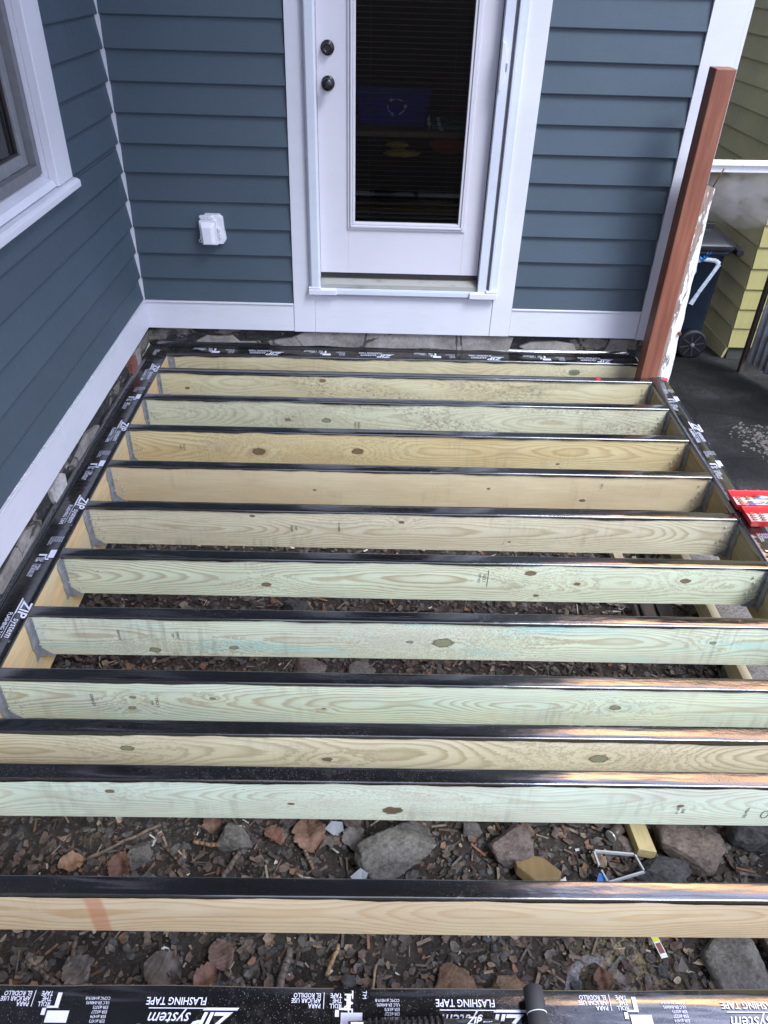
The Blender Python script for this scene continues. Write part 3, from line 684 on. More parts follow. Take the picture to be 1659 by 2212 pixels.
for i in range(16):
    a = math.pi*i/16; b = math.pi*(i+1)/16
    m.tube((1.925+.05*math.cos(a), .60, 1.035+.045*math.sin(a)), (1.925+.05*math.cos(b), .60, 1.035+.045*math.sin(b)), .005, n=8)
m.box((1.88, .55, 1.031), (2.10, .80, 1.05))
one(m, 'green_bag', simple('green_plastic', (.10, .42, .32), .5), 'green carrier bag with loop handles, on the shelf behind the door', 'bag')
m = MB(); m.prism([(1.845, .52, 1.075), (1.858, .52, 1.11), (1.868, .52, 1.06), (1.86, .52, 1.03)], (0, .01, 0)); m.prism([(1.895, .52, 1.09), (1.91, .52, 1.095), (1.925, .52, 1.05), (1.96, .52, 1.0), (1.94, .52, 1.005), (1.91, .52, 1.04)], (0, .01, 0))
one(m, 'white_tags', simple('white_paper', (.7, .72, .7), .6), 'white paper strips beside the green bag behind the door', 'paper')

# ================================================================ DECK FRAME
deck = thing('deck_frame', (1.75, -1.7, -.2), 'new pine deck frame of joists topped with black flashing tape below the back door', 'deck frame')
JL, JR = .462, 3.060
JY = {1: -.332, 2: -.626, 3: -.929, 4: -1.237, 5: -1.540, 6: -1.840, 7: -2.148, 8: -2.420, 9: -2.609, 10: -2.758, 11: -3.067}
GD, BR, BD = (.24, .25, .15), (.24, .11, .06), (.17, .10, .05)
KN = {1: [(1.321, -.034, .016, BR), (.606, -.094, .013, BR)], 2: [(1.164, -.108, .014, BR), (1.356, -.108, .022, GD)],
      3: [(1.058, -.108, .030, BR), (1.519, -.097, .026, BR), (2.469, -.146, .009, BD)], 4: [(2.098, -.084, .008, BD), (2.519, -.138, .013, BR), (1.341, -.107, .008, BD)],
      5: [(1.116, -.031, .011, BD), (1.71, -.047, .011, BD), (2.154, -.136, .007, BD)],
      6: [(1.201, -.125, .017, GD), (2.179, -.045, .020, GD), (2.217, -.155, .011, GD), (2.363, -.093, .012, GD), (2.763, -.07, .019, GD), (.584, -.076, .004, BD)],
      7: [(.857, -.157, .019, BR), (1.127, -.142, .016, BR), (1.841, -.103, .034, (.38, .34, .22)), (1.727, -.101, .012, GD), (2.761, -.078, .012, GD)],
      8: [(.865, -.076, .011, GD), (.857, -.126, .012, GD), (1.111, -.077, .010, BR), (2.361, -.097, .017, GD), (1.452, -.117, .006, GD)],
      9: [(.899, -.072, .019, BD), (1.474, -.111, .015, GD), (2.266, -.096, .030, GD)],
      10: [(1.662, -.138, .028, (.30, .24, .14)), (.893, -.063, .013, BD), (1.38, -.113, .010, BR), (2.459, -.094, .010, BD)], 11: []}
KW = {1: dict(base=(0.66, 0.54, 0.31), green=.25, mild=1.0, mildx=(.9, 2.5), rings=120, contrast=0.56, zc=-.05), 2: dict(base=(0.62, 0.58, 0.41), green=.3, mild=1.0, mildx=(.55, 3.0), rings=130, contrast=0.69),
      3: dict(base=(0.64, 0.49, 0.23), green=.15, contrast=1.00, rings=150, dark=(.46, .32, .16)), 4: dict(base=(0.62, 0.48, 0.29), green=.1, contrast=0.62, rings=220, scuff=0.30, dmin=.09, dvar=.06, zc=-.3),
      5: dict(base=(0.64, 0.55, 0.40), green=.2, contrast=1.00, rings=170, scuff=0.33, mild=.3), 6: dict(base=(0.67, 0.68, 0.51), green=.6, contrast=1.00, rings=150),
      7: dict(base=(0.68, 0.69, 0.58), green=.55, blue=.7, contrast=1.00, rings=175, scuff=0.30), 8: dict(base=(0.69, 0.78, 0.71), green=1, contrast=0.94, rings=170, blue=.2),
      9: dict(base=(0.72, 0.61, 0.44), green=.15, contrast=1.00, rings=130, scuff=0.23, dvar=.18), 10: dict(base=(0.66, 0.67, 0.57), green=.6, contrast=0.69, rings=190, scuff=0.33, tint=(.66, .80, .66)),
      11: dict(base=(0.66, 0.52, 0.35), green=.12, contrast=1.00, rings=85, dark=(.55, .37, .20), dmin=.01, dvar=.25, smear=.945, scuff=0.07)}
def add_tape(mb, xa, xb, yf, yb, zt=0.0, fold=(.004, .013), seed=0, step=.025):
    """flashing tape over the top of a board, folded over both long edges, wavy hem"""
    n = max(2, int((xb-xa)/step)); rows = []
    for i in range(n+1):
        x = xa+(xb-xa)*i/n
        w1 = fold[0]+(fold[1]-fold[0])*(.5+.9*noise.noise(Vector((x*2.6, seed*3.1, 0)))+.5*noise.noise(Vector((x*9, seed, 2)))+.25*noise.noise(Vector((x*26, seed, 2))))
        w1 = max(.002, w1); w2 = .012+.006*noise.noise(Vector((x*4, seed, 9)))
        b1 = .0012+.0012*noise.noise(Vector((x*7, seed, 4))); b2 = .0010*noise.noise(Vector((x*11, seed, 7)))
        t = zt+.0012
        prof = [(yf-.0018-max(0, b1), t-.003-w1), (yf-.0022-abs(b1)*.8, t-.004-w1*.4), (yf-.0018, t-.0028), (yf-.0004, t-.0008), (yf+.003, t+.0001+abs(b2)),
                ((yf+yb)/2-.006, t+.0004+abs(b2)), ((yf+yb)/2+.008, t+.0003), (yb-.003, t), (yb+.0004, t-.0008), (yb+.0018, t-.003), (yb+.002, t-.003-w2)]
        rows.append([(x, q[0], q[1]) for q in prof])
    o = len(mb.v); k = len(rows[0])
    for r_ in rows: mb.v += r_
    for i in range(n):
        for j in range(k-1):
            a = o+i*k+j; mb.f.append([a, a+k, a+k+1, a+1]); mb.mi.append(0); mb.sm.append(True)
def hanger(mb, side, yf):
    """galvanised joist hanger: flange on the rim and seat plate on the joist face"""
    s = 1 if side == 'L' else -1; xw = JL if side == 'L' else JR
    rn = random.Random(int(yf*1000)+(5 if s > 0 else 9))
    z0_, z1_ = -.186, -.012
    # flange against the rim (towards the camera), ragged edge of sealant
    pts = [(xw+s*.0015, yf-.002, z1_)]
    n = 9
    for i in range(n+1): pts.append((xw+s*.0015, yf-.034+rn.uniform(-.006, .005), z1_+(z0_-z1_)*i/n))
    pts.append((xw+s*.0015, yf-.002, z0_)); mb.prism(pts, (s*.0022, 0, 0))
    # plate on the joist face, widening to a triangle at the seat
    pts = [(xw+s*.002, yf-.0006, z1_), (xw+s*.012, yf-.0006, z1_), (xw+s*.012, yf-.0006, -.150), (xw+s*.050, yf-.0006, z0_), (xw+s*.002, yf-.0006, z0_)]
    mb.prism(pts, (0, -.0018, 0))
    mb.box((xw+s*.002, yf-.003, z0_-.003), (xw+s*.05, yf+.04, z0_-.0005))
    for dx_, dz_ in ((.045, -.045), (.034, -.075), (.040, -.105), (.055, -.120), (.048, -.150), (.012, -.06), (.012, -.13)):
        c = (xw+s*(dx_+rn.uniform(-.004, .004)), yf-.001, dz_+rn.uniform(-.006, .006))
        mb.tube(c, (c[0], c[1]-.0045, c[2]), .0042, .0025, 8, 1)
STAMPS = {2: [(1.519, -.126, ['KD19', 'NO.1'], 1)], 3: [(.713, -.091, ['NO.1', 'SYP'], 1)], 5: [(1.461, -.081, ['01160401'], 0), (1.288, -.085, ['SYP', 'KD19'], 0)],
          6: [(2.01, -.072, ['NO.1', 'SYP KD'], 2)], 7: [(.748, -.084, ['DEAN EV'], 0), (.945, -.084, ['S NO 1', 'SYP'], 0)], 8: [(.740, -.09, ['DEAN EV'], 1), (.937, -.10, ['S NO 1', 'SYP'], 1)],
          10: [(2.472, -.116, ['2X8', 'SYP 19'], 0), (2.650, -.120, ['TREATED'], 0)], 4: [(2.59, -.057, ['NO.1'], 0)]}
def stamps(mb, yf, lst, mi):
    for (sx_, sz_, lines, b) in lst:
        for i, t in enumerate(lines):
            size = .018 if b == 2 and i == 0 else (.014 if b else .012)
            mb.text(t, size, (sx_-i*.017-.004, yf-.0006, sz_+len(t)*size*.28), (0, 0, -1), (1, 0, 0), mi, 0, .01)
        if b == 2: mb.box((sx_+.014, yf-.0007, sz_-.04), (sx_+.0165, yf-.0003, sz_+.04), mi)
for j in range(1, 12):
    yf = JY[j]; mat = joist_wood('pressure_treated_pine_%s' % 'abcdefghijk'[j-1], j*1.37+.4, KN[j], **KW[j])
    m = MB(); n = 24
    rn = random.Random(j*11)
    dy0 = {8: -.0, 9: .0, 10: .0, 11: .012}.get(j, 0)
    # slight crown and bow along the length
    ph = rn.uniform(0, 6)
    for i in range(n+1):
        x = JL+.002+(JR-JL-.004)*i/n; b = .0022*math.sin(x*1.9+ph); yy = yf+b
        for (a, c) in ((0, -.1845), (0, 0), (.038, 0), (.038, -.1845)): m.v.append((x, yy+a, c-.0003))
    for i in range(n):
        for k in range(4):
            a = i*4+k; b_ = i*4+(k+1) % 4; m.f.append([a, b_, b_+4, a+4]); m.mi.append(0); m.sm.append(False)
    m.f.append([0, 3, 2, 1]); m.mi.append(0); m.sm.append(False)
    e = n*4; m.f.append([e, e+1, e+2, e+3]); m.mi.append(0); m.sm.append(False)
    if j in STAMPS: stamps(m, yf-.0022, STAMPS[j], 1)
    if j == 10:   # oval mill logo
        for i in range(20):
            a = 2*math.pi*i/20; b = 2*math.pi*(i+1)/20
            m.tube((2.705+.010*math.cos(a), yf-.003, -.128+.017*math.sin(a)), (2.705+.010*math.cos(b), yf-.003, -.128+.017*math.sin(b)), .0012, n=4, mi=1)
    jo = m.build('joist', [mat, M_INK], deck, .0015, 2)
    t = MB(); add_tape(t, JL+.004, JR-.004, yf-.0022, yf+.0405, 0, (.003, .012) if j < 9 else (.005, .016), j*1.7)
    if j == 1: t.box((2.765, yf-.0035, .0022), (2.787, yf+.041, .0030), 1)
    t.build('flashing_tape', [M_TAPE, M_REDT], jo)
    if j <= 8:
        h = MB(); hanger(h, 'L', yf-.002); h.build('joist_hanger', [M_STEEL, M_NAIL], jo)
    if j <= 7:
        h = MB(); hanger(h, 'R', yf-.002); h.build('joist_hanger', [M_STEEL, M_NAIL], jo)

def tape_print(mb, o, dx, dy, length, period=.607, mi=1, phase=0.0, s=1.0):
    """the printed legend, repeated every period along dx"""
    o = Vector(o); dx = Vector(dx); dy = Vector(dy)
    def P(u, v): return o+dx*u+dy*v
    def quad(pts): mb.add([P(a, b) for a, b in pts], [list(range(len(pts)))], mi)
    u = phase-period
    def T(t, sz, a, b, **k):
        if a > -.02 and a+len(t)*sz*.5 < length+.03: mb.text(t, sz, P(a, b), dx, dy, mi, **k)
    def Q(pts):
        if pts[0][0] > 0 and max(p[0] for p in pts) < length: quad(pts)
    while u < length:
        T('ZIP', .050, u+.004, .012, shear=.35, bold=.022, sx=1.05)
        T('system', .034, u+.087, .012, shear=.30, bold=.004, sx=.92)
        T('TM', .006, u+.187, .033)
        Q([(u-.010, .0025), (u+.060, .0025), (u+.066, .0075), (u-.006, .0075)]); Q([(u+.060, .0028), (u+.178, .0028), (u+.178, .0046), (u+.060, .0046)])
        T('FLASHING TAPE', .0205, u+.060, -.0165, bold=.012, sx=.86)
        for i, t in enumerate(('ESR #1473', 'ESR #1474', 'ESR #3227', 'ESR #3373', 'ULC ER-R40695', 'CCMC #14019-R')):
            T(t, .0085, u+.262, .026-i*.0085, sx=.85)
        # paint-roller icon
        Q([(u+.340, .010), (u+.385, .010), (u+.385, .032), (u+.340, .032)])
        Q([(u+.389, .018), (u+.397, .018), (u+.397, .002), (u+.389, .002)]); Q([(u+.365, .001), (u+.397, .001), (u+.397, .005), (u+.365, .005)])
        Q([(u+.365, -.024), (u+.374, -.024), (u+.374, .0008), (u+.365, .0008)])
        for i, t in enumerate(('ROLL', 'THE', 'TAPE')): T(t, .0125, u+.384, -.0065-i*.0100, bold=.01, sx=.85)
        Q([(u+.421, .003), (u+.4224, .003), (u+.4224, -.028), (u+.421, -.028)])
        for i, t in enumerate(('PARA', 'APLICAR USE', 'EL RODILLO')): T(t, .0125, u+.428, -.0065-i*.0100, bold=.01, sx=.85)
        u += period
RIMW = joist_wood('pine_rim_wood', 31.3, [], base=(.68, .52, .30), green=.1, rings=90, contrast=.6)
def rim_mat(name, base, seed):
    g = G(name); p = g.pos(); n = g.noise(g.mp(p, (1, 3, 45), (seed, 0, 0)), 2, 4, .6); b = g.noise(g.mp(p, (1, 2, 5)), 2, 3)
    c = g.ramp(n, [(.3, tuple(v*.72 for v in base)), (.5, base), (.7, tuple(min(1, v*1.15) for v in base))])
    c = g.mix(g.rng(b, .4, .7, 0, .5), c, (.50, .52, .36)); g.bump(n, .2, .002); return g.fin(c, .6)
M_RIM = rim_mat('pine_rim_face', (.64, .45, .23), 2); M_RIM2 = rim_mat('pine_rim_face_dull', (.36, .28, .15), 6)
# left rim (2x12) with wide printed tape
rimL = MB(); rimL.box((.424, -3.42, -.286), (.4618, .0, -.0005)); rl = rimL.build('rim_board', M_RIM, deck, .0015)
t = MB(); rows = []; n = 110
for i in range(n+1):
    y = -.03-(3.40-.03)*i/n; a = noise.noise(Vector((y*3, 1, 0))); b = noise.noise(Vector((y*8, 5, 0)))
    up_ = .022+.010*a
    rows.append([(.350+.003*b, y, up_), (.356+.003*b, y, .006+.002*a), (.372, y, .0018+.0006*b), (.400, y, .0016), (.440, y, .0014), (.4625, y, .0012), (.4640, y, -.0005), (.4645, y, -.006-.002*abs(b))])
k = len(rows[0])
for r_ in rows: t.v += r_
for i in range(n):
    for j in range(k-1): a = i*k+j; t.f.append([a, a+1, a+k+1, a+k]); t.mi.append(0); t.sm.append(True)
tape_print(t, (.416, -.06, .0032), (0, -1, 0), (1, 0, 0), 3.3, phase=.2-.0, s=1)
t.build('flashing_tape', [M_TAPE, M_PRINT], rl)
# right rim
rimR = MB(); rimR.box((3.0602, -3.42, -.235), (3.098, -.28, -.0005)); rimR.box((3.0985, -3.42, -.235), (3.136, -.28, -.0015)); rr2 = rimR.build('rim_board', M_RIM2, deck, .0015)
t = MB(); rows = []; n = 120
for i in range(n+1):
    y = -.275-(3.40-.275)*i/n; a = noise.noise(Vector((y*2.3, 7, 0))); b = noise.noise(Vector((y*9, 5, 3)))
    dr = .018+.014*a+.006*b
    rows.append([(3.0580-.003*abs(b), y, -.006-dr), (3.0560-.004*abs(a), y, -.004-dr*.4), (3.0595, y, -.001), (3.064, y, .0014), (3.095, y, .0022+.001*b), (3.112, y, .0030+.0016*abs(b)), (3.140, y, .0016), (3.1385, y, -.002), (3.140, y, -.03)])
k = len(rows[0])
for r_ in rows: t.v += r_
for i in range(n):
    for j in range(k-1): a = i*k+j; t.f.append([a, a+1, a+k+1, a+k]); t.mi.append(0); t.sm.append(True)
tape_print(t, (3.103, -.28, .0062), (0, -1, 0), (1, 0, 0), 3.0, phase=.49-.607)
t.box((3.120, -.325, .0060), (3.146, -.295, .0072), 2)
t.build('flashing_tape', [M_TAPE, M_PRINT, M_REDT], rr2)
# ledger against the house
lw = joist_wood('pine_ledger_wood', 17.1, [(2.70, -.060, .030, (.30, .48, .36))], base=(.62, .52, .32), green=.2, rings=150, contrast=.7)
lm = MB(); lm.box((JL+.001, -.114, -.1845), (3.0598, -.020, -.0006)); lg = lm.build('ledger_board', lw, deck, .0015)
h = MB(); h.box((.4625, -.1165, -.175), (.500, -.1145, -.012)); h.tube((.48, -.1165, -.04), (.48, -.121, -.04), .004, .003, 8, 1); h.tube((.487, -.1165, -.09), (.487, -.121, -.09), .004, .003, 8, 1)
h.build('angle_bracket', [M_STEEL, M_NAIL], lg)
t = MB(); add_tape(t, .405, 3.05, -.1155, -.022, 0, (.004, .016), 44)
o0 = len(t.v)
n = 60     # the tape turns up the stone
for i in range(n+1):
    x = .36+2.66*i/n; b = noise.noise(Vector((x*5, 2, 2)))
    t.v += [(x, -.024, .0016), (x, -.006-.003*b, .004), (x, .003-.004*b, .020+.012*b)]
for i in range(n):
    for j in range(2): a = o0+i*3+j; t.f.append([a, a+3, a+4, a+1]); t.mi.append(0); t.sm.append(True)
tape_print(t, (3.04, -.068, .0034), (-1, 0, 0), (0, -1, 0), 2.6, phase=.135)
t.build('flashing_tape', [M_TAPE, M_PRINT], lg)
# front rim under the camera: two plies and wide printed tape
fw_ = MB(); fw_.box((.4622, -3.345, -.1845), (3.0598, -3.2665, -.0006)); fw_.box((.4622, -3.42, -.1845), (3.0598, -3.346, -.0012)); fr = fw_.build('rim_board', joist_wood('pine_front_rim', 23.9, []), deck, .0015)
t = MB(); n = 110; rows = []
for i in range(n+1):
    x = .45+2.62*i/n; a = noise.noise(Vector((x*2.2, 9, 0))); b = noise.noise(Vector((x*8, 9, 3)))
    e = .006*a+.0015*b
    rows.append([(x, -3.262+e, -.030), (x, -3.263+e, -.002), (x, -3.267+e, .0016), (x, -3.30, .0026+.0012*b), (x, -3.33, .0016+.0006*a), (x, -3.36, .002), (x, -3.42, .0016)])
k = len(rows[0])
for r_ in rows: t.v += r_
for i in range(n):
    for j in range(k-1): a = i*k+j; t.f.append([a, a+1, a+k+1, a+k][::-1]); t.mi.append(0); t.sm.append(True)
tape_print(t, (3.0, -3.304, .0052), (-1, 0, 0), (0, -1, 0), 2.5, phase=.465-.0)
# overlapping end of a crosswise strip, its print turned a quarter
t.add([(1.525, -3.2655, .0048), (1.605, -3.2655, .0048), (1.605, -3.42, .0044), (1.525, -3.42, .0044)], [(3, 2, 1, 0)], 0)
t.text('TAPE', .026, (1.550, -3.272, .0056), (0, -1, 0), (1, 0, 0), 1, bold=.012); t.text('TM', .012, (1.588, -3.272, .0056), (0, -1, 0), (1, 0, 0), 1)
t.build('flashing_tape', [M_TAPE, M_PRINT], fr)

# ================================================================ posts, rail
m = MB(); m.box((3.010, -.280, -.62), (3.099, -.191, 1.432)); one(m, 'wooden_post', M_RED, 'red-brown square wooden post standing at the far right corner of the deck frame', 'post', bevel=.004)
m = MB(); rn = random.Random(5); n = 26; w0 = []
for i in range(n+1):
    z = -.62+1.575*i/n; t_ = (z+.62)/1.6; xo = 3.221-.044*t_; e = rn.uniform(-.003, .003)
    c = rn.uniform(0, .004)
    w0.append([(xo-.092, -.190, z), (xo-.001+e, -.190+c, z), (xo+e, -.188+c, z), (xo, -.110, z), (xo-.092, -.110, z)])
w0[-1] = [(x, y, z-(.02 if k in (1, 2, 3) else -.012)) for k, (x, y, z) in enumerate(w0[-1])]
for r_ in w0: m.v += r_
for i in range(n):
    for k in range(5): a = i*5+k; b = i*5+(k+1) % 5; m.f.append([a, b, b+5, a+5]); m.mi.append(0); m.sm.append(False)
m.f.append([n*5+k for k in range(5)]); m.mi.append(1); m.sm.append(False)
m.tube((3.192, -.1905, .215), (3.192, -.199, .215), .011, .009, 10, 2)
m.tube((3.180, -.150, .93), (3.200, -.175, 1.02), .003, n=6, mi=2)
one(m, 'fence_post', [M_PEEL, simple('rotten_wood', (.07, .055, .04), .9), simple('rusty_iron', (.13, .05, .03), .8)], 'old white post with flaking paint behind the red-brown post', 'post')
rail = thing('fence_rail', (3.9, -.12, -.6), 'white flaking wooden rail running right, level above the wheeled bin', 'rail')
m = MB(); m.prism([(3.06, -.15, .997), (3.06, -.15, 1.027), (3.06, -.165, 1.029), (3.06, -.165, 1.040), (3.06, -.105, 1.044), (3.06, -.105, .997)], (1.9, 0, .022)); m.build('rail_bar', M_PEEL2, rail, .002)
m = MB(); m.box((4.72, -.16, -.66), (4.80, -.08, 1.0)); m.build('rail_post', M_PEEL2, rail, .003)

# ================================================================ yellow neighbour house
yc = 1.6; yx = 4.365; zb_ = -.63
nh = thing('neighbour_house', (5.5, 3, -.8), 'yellow clapboard house with grimy laps across the narrow side passage', 'house')
m = MB(); siding(m, lambda u, d, z: (yx-d, u, z), zb_, 3.3, yc, 9.0, -1, z0=zb_, ex=.1545, out=.016, seed=21); m.build('wall_siding', M_YEL, nh)
m = MB(); siding(m, lambda u, d, z: (u, yc-d, z), zb_, 3.3, yx-.012, 8.5, 1, z0=zb_, ex=.1545, out=.016, seed=22); m.build('wall_siding', siding_mat('yellow_siding_dimmed', (.36, .32, .12), .25), nh)  # same yellow siding, colour darkened to offset the stronger light on the front
m = MB(); m.box((yx+.01, yc+.01, -1.4), (8.5, 9, 3.3)); m.build('wall', simple('dark_base', (.05, .05, .042), .9, .4, 9), nh)
m = MB(); m.prism([(yx-.3, yc-.3, 3.3), (8.8, yc-.3, 3.3), (6.6, yc-.3, 3.9)], (0, 8, 0)); m.build('roof', M_ROOF, nh)
m = MB()   # sagging bottom board near the corner, flaking
m.prism([(yx-.018, yc+.0, zb_-.002), (yx-.018, yc+.72, zb_-.002), (yx-.018, yc+.72, zb_-.15), (yx-.018, yc+.42, zb_-.14), (yx-.018, yc+.20, zb_-.13), (yx-.018, yc+.04, zb_-.12)], (.02, 0, 0)); m.build('skirt_board', M_YEL, nh)

# corrugated panel fence and its stake
cf = thing('corrugated_fence', (4.39, 1.1, -.68), 'grey-white corrugated metal panel fence at the right edge by the yellow house', 'fence')
A_ = Vector((4.375, 1.30, 0)); B_ = Vector((4.53, .58, 0)); dd_ = (B_-A_); Ln = dd_.length; dd_.normalize(); nn_ = Vector((dd_.y, -dd_.x, 0))
m = MB(); n = 150; zt_, zb2 = .45, -.60
for i in range(n+1):
    s_ = 1.5*i/n; p_ = A_+dd_*s_-nn_*(.012*math.cos(2*math.pi*s_/.067)); sl = -.06*0
    m.v += [(p_.x, p_.y, zb2), (p_.x, p_.y, zt_)]
for i in range(n): a = i*2; m.f.append([a, a+2, a+3, a+1]); m.mi.append(0); m.sm.append(True)
cp = m.build('corrugated_panel', simple('weathered_white_metal', (.62, .62, .66), .5, .25, 14), cf); md = cp.modifiers.new('thick', 'SOLIDIFY'); md.thickness = .003
m = MB(); m.box((4.352, 1.30, -.78), (4.380, 1.34, .62)); m.build('fence_stake', simple('brown_stake', (.07, .045, .035), .8), cf, .003)

# ================================================================ wheelie bin
def gz(y): return -.5 if y < -1.0 else -.5-(y+1.0)*.092
bx, by = 3.90, 1.62; bz = gz(by)
wb = thing('wheeled_bin', (bx, by+.25, bz), 'dark wheeled rubbish bin with a white painted 7, in the side passage', 'bin')
M_BIN = simple('dark_blue_plastic', (.010, .017, .028), .42, .25, 8); M_LID = simple('black_lid_plastic', (.016, .015, .018), .38, .25, 8)
m = MB()
def rrect(x0, x1, y0, y1, z, r=.05, n=5):
    pts = []
    for cx_, cy_, a0 in ((x1-r, y0+r, -90), (x1-r, y1-r, 0), (x0+r, y1-r, 90), (x0+r, y0+r, 180)):
        for i in range(n+1): a = R(a0+90*i/n); pts.append((cx_+r*math.cos(a), cy_+r*math.sin(a), z))
    return pts
secs = [rrect(3.60, 4.185-.03, by+.05, by+.48, bz+.03, .06), rrect(3.58, 4.165, by+.03, by+.50, bz+.25, .06), rrect(3.565, 4.165, by+.02, by+.52, bz+.50, .06), rrect(3.560, 4.170, by+.016, by+.525, bz+.52, .06), rrect(3.55, 4.16, by+.0, by+.54, bz+.80, .06), rrect(3.54, 4.19, by-.012, by+.55, bz+.81, .06), rrect(3.54, 4.19, by-.012, by+.55, bz+.845, .06)]
k = len(secs[0])
for s_ in secs: m.v += s_
for i in range(len(secs)-1):
    for j in range(k): a = i*k+j; b = i*k+(j+1) % k; m.f.append([a, b, b+k, a+k]); m.mi.append(0); m.sm.append(True)
m.f.append(list(range(k))[::-1]); m.mi.append(0); m.sm.append(False); m.f.append([(len(secs)-1)*k+j for j in range(k)]); m.mi.append(0); m.sm.append(False)
m.build('bin_body', M_BIN, wb)
m = MB(); secs = [rrect(3.52, 4.21, by-.03, by+.57, bz+.848, .07), rrect(3.52, 4.21, by-.03, by+.57, bz+.885, .07), rrect(3.54, 4.19, by-.01, by+.55, bz+.90, .07), rrect(3.62, 4.10, by+.07, by+.47, bz+.965, .08), rrect(3.70, 4.02, by+.14, by+.40, bz+.975, .08)]
o = len(m.v)
for s_ in secs: m.v += s_
for i in range(len(secs)-1):
    for j in range(k): a = i*k+j; b = i*k+(j+1) % k; m.f.append([a, b, b+k, a+k]); m.mi.append(0); m.sm.append(True)
m.f.append(list(range(k))[::-1]); m.mi.append(0); m.sm.append(False); m.f.append([(len(secs)-1)*k+j for j in range(k)]); m.mi.append(0); m.sm.append(False)
m.box((3.9, by+.1, bz+.965), (4.05, by+.16, bz+1.01)); m.build('bin_lid', M_LID, wb, .004)
m = MB(); m.tube((4.24, by-.02, bz+.835), (4.24, by+.54, bz+.835), .028, n=14); m.box((4.17, by+.05, bz+.81), (4.24, by+.09, bz+.86)); m.box((4.17, by+.43, bz+.81), (4.24, by+.47, bz+.86)); m.build('handle', M_LID, wb, .003)
for yy in (by-.02, by+.50):
    m = MB(); wz = bz+.118; m.lathe([(.098, 0), (.116, .006), (.118, .02), (.116, .044), (.098, .05)], (4.075, yy+.05, wz), (0, -1, 0), 32)
    for i in range(8):
        a = 2*math.pi*i/8+.2; c_, s_ = math.cos(a), math.sin(a)
        m.prism([(4.075+.016*c_-.005*s_, yy-.002, wz+.016*s_+.005*c_), (4.075+.09*c_-.004*s_, yy-.002, wz+.09*s_+.004*c_), (4.075+.09*c_+.004*s_, yy-.002, wz+.09*s_-.004*c_), (4.075+.016*c_+.005*s_, yy-.002, wz+.016*s_-.005*c_)], (0, .006, 0), 1)
    m.lathe([(.018, 0), (.016, .012), (.008, .016)], (4.075, yy, wz), (0, -1, 0), 14, 2)
    m.build('wheel', [simple('wheel_plastic', (.010, .010, .011), .5), simple('wheel_spoke', (.06, .06, .065), .4), simple('wheel_hub', (.2, .2, .2), .4)], wb)
m = MB()   # sprayed 7 following the tapering side face
def face(x, z): # z relative bz
    t_ = (z-.50)/.30; return (x, by+.016*(1-min(1, max(0, t_)))-.002, bz+z)
def spray(pts, r):
    for a, b in zip(pts[:-1], pts[1:]):
        n_ = 8
        for i in range(n_):
            p0 = [a[q]+(b[q]-a[q])*i/n_ for q in (0, 1)]; p1 = [a[q]+(b[q]-a[q])*(i+1)/n_ for q in (0, 1)]
            m.tube(Vector(face(*p0))+Vector((0, r*.86, 0)), Vector(face(*p1))+Vector((0, r*.86, 0)), r, None, 10)
spray([(3.93, .762), (4.00, .780), (4.085, .772), (4.115, .745), (4.10, .70), (4.06, .60), (4.03, .53)], .026)
spray([(4.03, .53), (4.01, .47), (3.995, .43)], .023); spray([(3.945, .74), (3.955, .68), (3.945, .66)], .017)
m.build('painted_seven', simple('white_spray_paint', (.55, .60, .68), .6, .15, 40), wb)
m = MB()
for a, b in (((3.935, .842), (3.955, .80)), ((3.955, .80), (3.985, .765)), ((3.985, .765), (3.99, .842)), ((4.005, .842), (3.998, .78)), ((4.03, .842), (4.005, .79))):
    m.tube(Vector(face(*a))+Vector((0, -.008, 0)), Vector(face(*b))+Vector((0, -.002, 0)), .0055, n=6)
m.build('blue_ribbon', simple('blue_ribbon', (.02, .22, .62), .5), wb)
lump('rubbish_bag', (3.98, by+.45, bz+1.03), (.12, .12, .07), M_LID, 'black rubbish bag behind the lid of the wheeled bin', 'bag', 31)
bpy.data.objects['rubbish_bag'].location.z = bz+.975
# steam from a vent in the passage
g = G('steam'); g.t.nodes.remove(g.b); vol = g.n('ShaderNodeVolumePrincipled'); p = g.pos(False)
vol.inputs['Color'].default_value = (.95, .86, .84, 1); vol.inputs['Anisotropy'].default_value = .2
ln = g.n('ShaderNodeVectorMath', operation='LENGTH'); g.put(ln.inputs[0], g.mp(p, (1/.34, 1/.2, 1/.17), (0, 0, -1.0)))
nz_ = g.noise(g.mp(p, (1, 1, 1.3)), 7.0, 5, .6)
dn = g.ma('MULTIPLY', g.ma('MULTIPLY', g.rng(ln.outputs['Value'], 1.0, .25), g.rng(nz_, .40, .70)), 16.0)
g.put(vol.inputs['Density'], dn); g.t.links.new(vol.outputs[0], g.out.inputs['Volume'])
m = MB(); m.lathe([(.01, 0)]+[(1*math.sin(math.pi*i/12), 1-math.cos(math.pi*i/12)) for i in range(1, 12)]+[(.01, 2)], (0, 0, 0), (0, 0, 1), 24)
m.v = [(x*.34, y*.20, z*.17) for x, y, z in m.v]
st = m.build('steam', g.m); st.location = (3.76, .75, .50); tag(st, 'pale pinkish puff of steam drifting in front of the yellow house', 'steam', kind='stuff')

